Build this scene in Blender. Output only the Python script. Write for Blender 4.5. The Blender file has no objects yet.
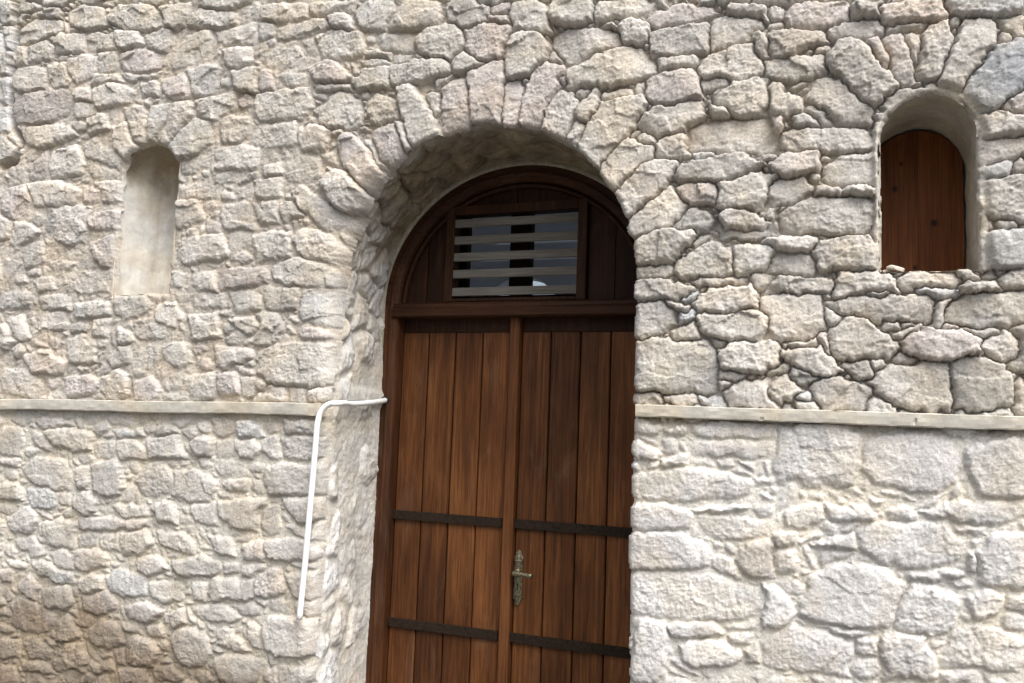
import bpy, math, random
import numpy as np

S = bpy.context.scene
R_ = math.radians
# ------------------------------------------------------------------ camera, sky, sun, exposure
cam_d = bpy.data.cameras.new('Camera')
cam = bpy.data.objects.new('Camera', cam_d)
S.collection.objects.link(cam)
S.camera = cam
cam_d.sensor_width = 36.0
cam_d.lens = 36.0 * 830.0 / 1024.0
cam_d.clip_start = 0.05
cam_d.clip_end = 2000.0
from mathutils import Matrix
cx_ = (0.93573304, 0.35073643, 0.03725096)      # camera right
cu_ = (0.00148731, -0.10953667, 0.99398164)     # camera up
cf_ = (-0.35270591, 0.93004606, 0.10301874)     # view direction
cam.matrix_world = Matrix(((cx_[0], cu_[0], -cf_[0], 0.0),
                           (cx_[1], cu_[1], -cf_[1], -2.3),
                           (cx_[2], cu_[2], -cf_[2], 1.55),
                           (0, 0, 0, 1)))

SUN_EL, SUN_AZ = R_(55), R_(130)      # azimuth: 90 = +X (right along the wall), 180 = out of the wall
W = bpy.data.worlds.new('World')
S.world = W
W.use_nodes = True
wt = W.node_tree
bg = wt.nodes['Background']
sky = wt.nodes.new('ShaderNodeTexSky')
sky.sky_type = 'NISHITA'
sky.sun_disc = False
sky.sun_elevation = SUN_EL
sky.sun_rotation = SUN_AZ
sky.air_density = 1.0
sky.dust_density = 6.0
hs = wt.nodes.new('ShaderNodeHueSaturation')
hs.inputs['Saturation'].default_value = 0.35
wt.links.new(sky.outputs[0], hs.inputs['Color'])
wt.links.new(hs.outputs[0], bg.inputs[0])
bg.inputs[1].default_value = 0.118

sd = bpy.data.lights.new('Sun', 'SUN')
sd.energy = 2.05
sd.angle = R_(52)
sd.color = (1.0, 0.975, 0.945)
sun = bpy.data.objects.new('Sun', sd)
S.collection.objects.link(sun)
from mathutils import Vector
to_sun = Vector((math.sin(SUN_AZ) * math.cos(SUN_EL), math.cos(SUN_AZ) * math.cos(SUN_EL), math.sin(SUN_EL)))
sun.rotation_euler = to_sun.to_track_quat('Z', 'Y').to_euler()
sun.location = (2, -6, 6)

S.view_settings.view_transform = 'Standard'
S.view_settings.look = 'None'
S.view_settings.exposure = 0.86
S.view_settings.gamma = 1.0
S.view_settings.use_curve_mapping = False

C = S.collection
rng = np.random.default_rng(7)
random.seed(5)

# ------------------------------------------------------------------ helpers
_perm = np.random.default_rng(99).permutation(512)
_ang = np.random.default_rng(98).uniform(0, 2 * np.pi, 512)
_gx, _gz = np.cos(_ang).astype(np.float32), np.sin(_ang).astype(np.float32)


def gn(x, z, seed=0):
    """2-D gradient noise, about -0.7 .. 0.7"""
    xi = np.floor(x).astype(np.int64); zi = np.floor(z).astype(np.int64)
    xf = (x - xi).astype(np.float32); zf = (z - zi).astype(np.float32)
    u = xf * xf * xf * (xf * (xf * 6 - 15) + 10)
    v = zf * zf * zf * (zf * (zf * 6 - 15) + 10)

    def g(a, b, fx, fz):
        h = _perm[(_perm[(xi + a + seed * 37) & 511] + zi + b + seed * 91) & 511]
        return _gx[h] * fx + _gz[h] * fz
    n00 = g(0, 0, xf, zf); n10 = g(1, 0, xf - 1, zf)
    n01 = g(0, 1, xf, zf - 1); n11 = g(1, 1, xf - 1, zf - 1)
    a = n00 + u * (n10 - n00); b = n01 + u * (n11 - n01)
    return a + v * (b - a)


def fbm(x, z, freq, octv, seed=0, gain=0.5):
    s = 0; a = 1.0
    for o in range(octv):
        s = s + a * gn(x * freq + 13.7 * o, z * freq + 7.3 * o, seed + o)
        freq *= 2.03; a *= gain
    return s


def link(name, me, mat, parent=None):
    o = bpy.data.objects.new(name, me)
    C.objects.link(o)
    if mat is not None:
        me.materials.append(mat)
    if parent is not None:
        o.parent = parent
    return o


def np_mesh(name, verts, quads, mat, parent=None, color=None, smooth=True):
    me = bpy.data.meshes.new(name)
    nv, nf = len(verts), len(quads)
    me.vertices.add(nv)
    me.vertices.foreach_set('co', np.ascontiguousarray(verts, dtype=np.float32).ravel())
    me.loops.add(nf * 4)
    me.loops.foreach_set('vertex_index', np.ascontiguousarray(quads, dtype=np.int32).ravel())
    me.polygons.add(nf)
    me.polygons.foreach_set('loop_start', np.arange(0, nf * 4, 4, dtype=np.int32))
    me.polygons.foreach_set('loop_total', np.full(nf, 4, dtype=np.int32))
    me.polygons.foreach_set('use_smooth', np.full(nf, smooth, dtype=bool))
    me.update(calc_edges=True)
    if color is not None:
        at = me.color_attributes.new('tint', 'FLOAT_COLOR', 'POINT')
        c4 = np.ones((nv, 4), np.float32); c4[:, :3] = color
        at.data.foreach_set('color', c4.ravel())
    return link(name, me, mat, parent)


def grid_quads(nr, nc):
    i = np.arange((nr - 1) * nc).reshape(nr - 1, nc)[:, :-1].ravel()
    return np.stack([i, i + 1, i + nc + 1, i + nc], 1)


class MB:
    """collects boxes, prisms, tubes into one mesh"""
    def __init__(self): self.v = []; self.f = []
    def add(self, vs, fs):
        b = len(self.v); self.v += [tuple(p) for p in vs]; self.f += [tuple(i + b for i in f) for f in fs]
        return self
    def box(self, x0, x1, y0, y1, z0, z1):
        return self.add([(x0, y0, z0), (x1, y0, z0), (x1, y1, z0), (x0, y1, z0), (x0, y0, z1), (x1, y0, z1), (x1, y1, z1), (x0, y1, z1)],
                        [(0, 1, 5, 4), (1, 2, 6, 5), (2, 3, 7, 6), (3, 0, 4, 7), (4, 5, 6, 7), (3, 2, 1, 0)])
    def prism_xz(self, pts, y0, y1):
        """polygon in x,z (counter-clockwise seen from -y) extruded from y0 (front) to y1"""
        n = len(pts)
        vs = [(x, y0, z) for x, z in pts] + [(x, y1, z) for x, z in pts]
        fs = [tuple(range(n)), tuple(range(2 * n - 1, n - 1, -1))]
        for i in range(n):
            j = (i + 1) % n
            fs.append((j, i, i + n, j + n))
        return self.add(vs, fs)
    def tube(self, pts, r, seg=14, caps=True):
        pts = [Vector(p) for p in pts]; n = len(pts)
        rr = r if hasattr(r, '__len__') else [r] * n
        t0 = (pts[1] - pts[0]).normalized()
        up = Vector((0, 1, 0)) if abs(t0.y) < 0.8 else Vector((1, 0, 0))
        a = t0.cross(up).normalized(); vs = []; fs = []
        for i in range(n):
            t = (pts[min(i + 1, n - 1)] - pts[max(i - 1, 0)]).normalized()
            a = (a - t * a.dot(t)).normalized(); b = t.cross(a)
            for k in range(seg):
                q = 2 * math.pi * k / seg
                vs.append(pts[i] + (a * math.cos(q) + b * math.sin(q)) * rr[i])
        for i in range(n - 1):
            for k in range(seg):
                k2 = (k + 1) % seg
                fs.append((i * seg + k, i * seg + k2, (i + 1) * seg + k2, (i + 1) * seg + k))
        if caps:
            fs.append(tuple(range(seg - 1, -1, -1))); fs.append(tuple(range((n - 1) * seg, n * seg)))
        return self.add(vs, fs)
    def build(self, name, mat, parent=None, bevel=0.0, smooth=False, seg=2):
        me = bpy.data.meshes.new(name)
        me.from_pydata(self.v, [], self.f); me.update()
        if smooth:
            me.polygons.foreach_set('use_smooth', [True] * len(me.polygons))
        o = link(name, me, mat, parent)
        if bevel:
            m = o.modifiers.new('bevel', 'BEVEL'); m.width = bevel; m.segments = seg; m.limit_method = 'ANGLE'
            m.angle_limit = R_(40)
        return o


def empty(name, loc, label, cat, group=None):
    o = bpy.data.objects.new(name, None); C.objects.link(o); o.location = loc
    o['label'] = label; o['category'] = cat
    o['kind'] = 'thing'
    if group: o['group'] = group
    bpy.context.view_layer.update()
    return o


def keep(o, parent):
    """parent while the mesh stays in world coordinates"""
    o.parent = parent
    o.matrix_parent_inverse = Matrix.Translation(parent.location).inverted() if parent.parent is None else Matrix.Identity(4)
    return o

# ------------------------------------------------------------------ materials
def mat_new(name):
    m = bpy.data.materials.new(name); m.use_nodes = True
    return m, m.node_tree, m.node_tree.nodes['Principled BSDF']


def stone_mat(name, rough=0.92, bump=0.35, speck=0.16, scale=1.0):
    m, t, p = mat_new(name)
    N = t.nodes.new; L = t.links.new
    at = N('ShaderNodeAttribute'); at.attribute_name = 'tint'
    tc = N('ShaderNodeTexCoord')
    n1 = N('ShaderNodeTexNoise'); n1.inputs['Scale'].default_value = 11 * scale; n1.inputs['Detail'].default_value = 5; n1.inputs['Roughness'].default_value = .62
    n2 = N('ShaderNodeTexNoise'); n2.inputs['Scale'].default_value = 190 * scale; n2.inputs['Detail'].default_value = 4; n2.inputs['Roughness'].default_value = .75
    n3 = N('ShaderNodeTexNoise'); n3.inputs['Scale'].default_value = 75 * scale; n3.inputs['Detail'].default_value = 6; n3.inputs['Roughness'].default_value = .7
    for n in (n1, n2, n3): L(tc.outputs['Object'], n.inputs['Vector'])
    def rng_(src, a, b):
        r = N('ShaderNodeMapRange'); r.inputs['From Min'].default_value = .3; r.inputs['From Max'].default_value = .7
        r.inputs['To Min'].default_value = a; r.inputs['To Max'].default_value = b; L(src, r.inputs['Value']); return r.outputs[0]
    def mul(a, b):
        r = N('ShaderNodeMath'); r.operation = 'MULTIPLY'; L(a, r.inputs[0]); L(b, r.inputs[1]); return r.outputs[0]
    k = mul(mul(rng_(n1.outputs['Fac'], .82, 1.15), rng_(n2.outputs['Fac'], 1 - speck, 1 + speck)), rng_(n3.outputs['Fac'], .9, 1.08))
    vm = N('ShaderNodeVectorMath'); vm.operation = 'SCALE'
    L(at.outputs['Color'], vm.inputs[0]); L(k, vm.inputs['Scale'])
    # faint warm / cool drift inside each stone
    n4 = N('ShaderNodeTexNoise'); n4.inputs['Scale'].default_value = 6 * scale; n4.inputs['Detail'].default_value = 3
    L(tc.outputs['Object'], n4.inputs['Vector'])
    mx = N('ShaderNodeMix'); mx.data_type = 'RGBA'; mx.blend_type = 'MULTIPLY'
    mx.inputs['B'].default_value = (1.04, .985, .90, 1)
    r4 = N('ShaderNodeMapRange'); r4.inputs['From Min'].default_value = .45; r4.inputs['From Max'].default_value = .62
    L(n4.outputs['Fac'], r4.inputs['Value']); L(r4.outputs[0], mx.inputs['Factor'])
    L(vm.outputs[0], mx.inputs['A'])
    L(mx.outputs['Result'], p.inputs['Base Color'])
    p.inputs['Roughness'].default_value = rough
    p.inputs['Specular IOR Level'].default_value = .2
    ad = N('ShaderNodeMath'); ad.operation = 'MULTIPLY_ADD'; ad.inputs[1].default_value = .6
    L(n2.outputs['Fac'], ad.inputs[0]); L(n3.outputs['Fac'], ad.inputs[2])
    b = N('ShaderNodeBump'); b.inputs['Strength'].default_value = bump; b.inputs['Distance'].default_value = .006
    L(ad.outputs[0], b.inputs['Height']); L(b.outputs[0], p.inputs['Normal'])
    return m


def wood_mat(name, dark, mid, light, axis='Z', rough=.42, vary=.35, spec=.4, coat=0.0, knots=False, wear=(.32, .22, .15), wear_amt=.25):
    m, t, p = mat_new(name)
    N = t.nodes.new; L = t.links.new
    tc = N('ShaderNodeTexCoord'); ge = N('ShaderNodeNewGeometry')
    off = N('ShaderNodeVectorMath'); off.operation = 'SCALE'; off.inputs[0].default_value = (7.1, 3.3, 11.7)
    L(ge.outputs['Random Per Island'], off.inputs['Scale'])
    ad = N('ShaderNodeVectorMath'); ad.operation = 'ADD'
    L(tc.outputs['Object'], ad.inputs[0]); L(off.outputs[0], ad.inputs[1])
    def noise(sc, al, det, dist=0.0, ro=.6):
        mp = N('ShaderNodeMapping')
        mp.inputs['Scale'].default_value = (sc, sc, al) if axis == 'Z' else (al, sc, sc)
        L(ad.outputs[0], mp.inputs['Vector'])
        n = N('ShaderNodeTexNoise'); n.inputs['Scale'].default_value = 1; n.inputs['Detail'].default_value = det
        n.inputs['Distortion'].default_value = dist; n.inputs['Roughness'].default_value = ro
        L(mp.outputs[0], n.inputs['Vector']); return n.outputs['Fac']
    g = noise(46, 1.5, 8, 1.4, .72); fine = noise(260, 7, 3); bl = noise(5, 1.7, 4)
    rp = N('ShaderNodeValToRGB'); e = rp.color_ramp.elements
    e[0].position = .33; e[0].color = (*dark, 1); e[1].position = .67; e[1].color = (*light, 1)
    q = rp.color_ramp.elements.new(.5); q.color = (*mid, 1)
    s = N('ShaderNodeMath'); s.operation = 'MULTIPLY_ADD'; s.inputs[1].default_value = .45; 
    s2 = N('ShaderNodeMath'); s2.operation = 'MULTIPLY'; s2.inputs[1].default_value = .55
    L(g, s2.inputs[0]); L(bl, s.inputs[0]); L(s2.outputs[0], s.inputs[2])
    L(s.outputs[0], rp.inputs['Fac'])
    # per-board value and fine pores
    r1 = N('ShaderNodeMapRange'); r1.inputs['To Min'].default_value = 1 - vary; r1.inputs['To Max'].default_value = 1 + vary
    L(ge.outputs['Random Per Island'], r1.inputs['Value'])
    r2 = N('ShaderNodeMapRange'); r2.inputs['From Min'].default_value = .3; r2.inputs['From Max'].default_value = .6
    r2.inputs['To Min'].default_value = .62; r2.inputs['To Max'].default_value = 1.06; L(fine, r2.inputs['Value'])
    k = N('ShaderNodeMath'); k.operation = 'MULTIPLY'; L(r1.outputs[0], k.inputs[0]); L(r2.outputs[0], k.inputs[1])
    sc = N('ShaderNodeVectorMath'); sc.operation = 'SCALE'; L(rp.outputs['Color'], sc.inputs[0]); L(k.outputs[0], sc.inputs['Scale'])
    # worn, bleached varnish patches
    wn = noise(9, 3.0, 7, .6, .72)
    wr = N('ShaderNodeMapRange'); wr.inputs['From Min'].default_value = .56; wr.inputs['From Max'].default_value = .74
    wr.inputs['To Max'].default_value = wear_amt; L(wn, wr.inputs['Value'])
    mx = N('ShaderNodeMix'); mx.data_type = 'RGBA'; mx.inputs['B'].default_value = (*wear, 1)
    L(wr.outputs[0], mx.inputs['Factor']); L(sc.outputs[0], mx.inputs['A'])
    col = mx.outputs['Result']
    if knots:
        for (kx, kz, kr) in knots:
            vd = N('ShaderNodeVectorMath'); vd.operation = 'SUBTRACT'; vd.inputs[1].default_value = (kx, 0, kz)
            L(tc.outputs['Object'], vd.inputs[0])
            ml = N('ShaderNodeVectorMath'); ml.operation = 'MULTIPLY'; ml.inputs[1].default_value = (1, 0, .8); L(vd.outputs[0], ml.inputs[0])
            le = N('ShaderNodeVectorMath'); le.operation = 'LENGTH'; L(ml.outputs[0], le.inputs[0])
            mr = N('ShaderNodeMapRange'); mr.inputs['From Min'].default_value = kr * .5; mr.inputs['From Max'].default_value = kr * 1.3
            mr.inputs['To Min'].default_value = .9; mr.inputs['To Max'].default_value = 0; L(le.outputs['Value'], mr.inputs['Value'])
            m2 = N('ShaderNodeMix'); m2.data_type = 'RGBA'; m2.inputs['B'].default_value = (.012, .007, .005, 1)
            L(mr.outputs[0], m2.inputs['Factor']); L(col, m2.inputs['A']); col = m2.outputs['Result']
    L(col, p.inputs['Base Color'])
    rr = N('ShaderNodeMapRange'); rr.inputs['To Min'].default_value = rough - .1; rr.inputs['To Max'].default_value = rough + .2
    L(wn, rr.inputs['Value']); L(rr.outputs[0], p.inputs['Roughness'])
    p.inputs['Specular IOR Level'].default_value = spec
    p.inputs['Coat Weight'].default_value = coat; p.inputs['Coat Roughness'].default_value = .3
    b = N('ShaderNodeBump'); b.inputs['Strength'].default_value = .3; b.inputs['Distance'].default_value = .002
    bs = N('ShaderNodeMath'); bs.operation = 'ADD'; L(g, bs.inputs[0]); L(fine, bs.inputs[1])
    L(bs.outputs[0], b.inputs['Height']); L(b.outputs[0], p.inputs['Normal'])
    return m


def plain_mat(name, col, rough=.5, metal=0.0, var=.25, scale=40, bump=.1, col2=None):
    m, t, p = mat_new(name)
    N = t.nodes.new; L = t.links.new
    tc = N('ShaderNodeTexCoord'); n = N('ShaderNodeTexNoise'); n.inputs['Scale'].default_value = scale; n.inputs['Detail'].default_value = 6
    n.inputs['Roughness'].default_value = .7
    L(tc.outputs['Object'], n.inputs['Vector'])
    rp = N('ShaderNodeValToRGB'); e = rp.color_ramp.elements
    e[0].position = .32; e[1].position = .68
    c2 = col2 or tuple(min(1, c * (1 + var)) for c in col)
    e[0].color = (*[c * (1 - var) for c in col], 1) if col2 is None else (*col, 1)
    e[1].color = (*c2, 1)
    L(n.outputs['Fac'], rp.inputs['Fac']); L(rp.outputs[0], p.inputs['Base Color'])
    p.inputs['Roughness'].default_value = rough; p.inputs['Metallic'].default_value = metal
    b = N('ShaderNodeBump'); b.inputs['Strength'].default_value = bump; b.inputs['Distance'].default_value = .002
    L(n.outputs['Fac'], b.inputs['Height']); L(b.outputs[0], p.inputs['Normal'])
    return m


M_stone = stone_mat('rubble_stone', bump=.6, speck=.30)
M_plaster = stone_mat('lime_plaster', rough=.88, bump=.15, speck=.06)
M_leaf = wood_mat('varnished_planks', (.026, .0085, .0032), (.100, .0365, .0122), (.215, .084, .027), 'Z', .46, .24, .16, wear_amt=.12)
M_frame = wood_mat('frame_wood', (.020, .0075, .0035), (.062, .023, .0088), (.135, .053, .021), 'Z', .5, .12, .18, wear_amt=.15)
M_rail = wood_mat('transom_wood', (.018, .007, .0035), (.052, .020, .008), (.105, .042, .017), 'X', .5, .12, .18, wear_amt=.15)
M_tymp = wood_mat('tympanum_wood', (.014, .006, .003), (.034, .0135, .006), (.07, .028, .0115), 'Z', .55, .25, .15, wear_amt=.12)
M_slat = wood_mat('bare_slat_wood', (.12, .110, .096), (.18, .167, .147), (.26, .243, .217), 'X', .75, .1, .2, wear=(.40, .37, .32))
M_board = wood_mat('shutter_board', (.085, .026, .007), (.18, .060, .017), (.29, .108, .034), 'Z', .5, .06, .2,
                   knots=[(.192, 2.285, .008), (.294, 2.178, .009), (.243, 2.05, .006), (.21, 2.36, .006)], wear_amt=.1)
M_iron = plain_mat('dark_iron', (.019, .012, .0075), .75, 0, .5, 70, .3)
M_iron.node_tree.nodes['Principled BSDF'].inputs['Specular IOR Level'].default_value = .15
M_brass = plain_mat('aged_brass', (.055, .046, .028), .42, .8, .4, 140, .3, (.36, .32, .21))
M_pipe = plain_mat('white_plastic', (.86, .86, .85), .35, 0, .03, 12, .02)
M_black = plain_mat('black_rubber', (.012, .012, .012), .7)
M_room = plain_mat('pale_interior_plaster', (.62, .64, .69), .9, 0, .06, 4, .05)
M_ground = plain_mat('worn_paving', (.075, .07, .062), .9, 0, .2, 9, .3)
gm, gt, gp = mat_new('window_glass')
tr = gt.nodes.new('ShaderNodeBsdfTransparent'); gl = gt.nodes.new('ShaderNodeBsdfGlossy'); fr = gt.nodes.new('ShaderNodeFresnel'); ms = gt.nodes.new('ShaderNodeMixShader')
tr.inputs[0].default_value = (.86, .9, .94, 1); gl.inputs['Roughness'].default_value = .06; fr.inputs[0].default_value = 1.5
gn_ = gt.nodes.new('ShaderNodeTexNoise'); gn_.inputs['Scale'].default_value = 5
gb = gt.nodes.new('ShaderNodeBump'); gb.inputs['Strength'].default_value = .03; gt.links.new(gn_.outputs['Fac'], gb.inputs['Height']); gt.links.new(gb.outputs[0], gl.inputs['Normal'])
gt.links.new(fr.outputs[0], ms.inputs[0]); gt.links.new(tr.outputs[0], ms.inputs[1]); gt.links.new(gl.outputs[0], ms.inputs[2])
gt.links.new(ms.outputs[0], gt.nodes['Material Output'].inputs['Surface'])
M_glass = gm

# ------------------------------------------------------------------ ground and the room behind the door
g = MB().add([(-600, -600, 0), (600, -600, 0), (600, 600, 0), (-600, 600, 0)], [(0, 1, 2, 3)]).build('ground', M_ground)
g['kind'] = 'structure'

rm = MB()
rx0, rx1, ry0, ry1, rz1 = -4.6, 1.2, .66, 4.4, 3.9
rm.box(rx0 - .2, rx0, ry0, ry1, 0.004, .9).box(rx0 - .2, rx0, ry0, ry1, 2.9, rz1).box(rx0 - .2, rx0, ry0, 1.3, .9, 2.9).box(rx0 - .2, rx0, 3.6, ry1, .9, 2.9)
rm.box(rx1, rx1 + .2, ry0, ry1, 0.004, .7).box(rx1, rx1 + .2, ry0, ry1, 3.2, rz1).box(rx1, rx1 + .2, ry0, 1.0, .7, 3.2).box(rx1, rx1 + .2, 3.9, ry1, .7, 3.2)
rm.box(rx0 - .2, rx1 + .2, ry0, ry1 + .2, rz1, rz1 + .2)
ax, ar, az = -2.47, .36, 2.50                     # arched opening in the far wall
rm.box(rx0 - .2, ax - ar, ry1, ry1 + .2, 0.004, rz1).box(ax + ar, rx1 + .2, ry1, ry1 + .2, 0.004, rz1)
pts = [(ax - ar, rz1), (ax - ar, az)] + [(ax - ar * math.cos(a), az + ar * math.sin(a)) for a in np.linspace(0, math.pi, 25)[1:-1]] + [(ax + ar, az), (ax + ar, rz1)]
rm.prism_xz(pts, ry1, ry1 + .2)
rm.box(ax - ar, ax + ar, ry1, ry1 + .2, 0.004, 1.0)
rm = rm.build('interior_room', M_room); rm['kind'] = 'structure'

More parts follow.
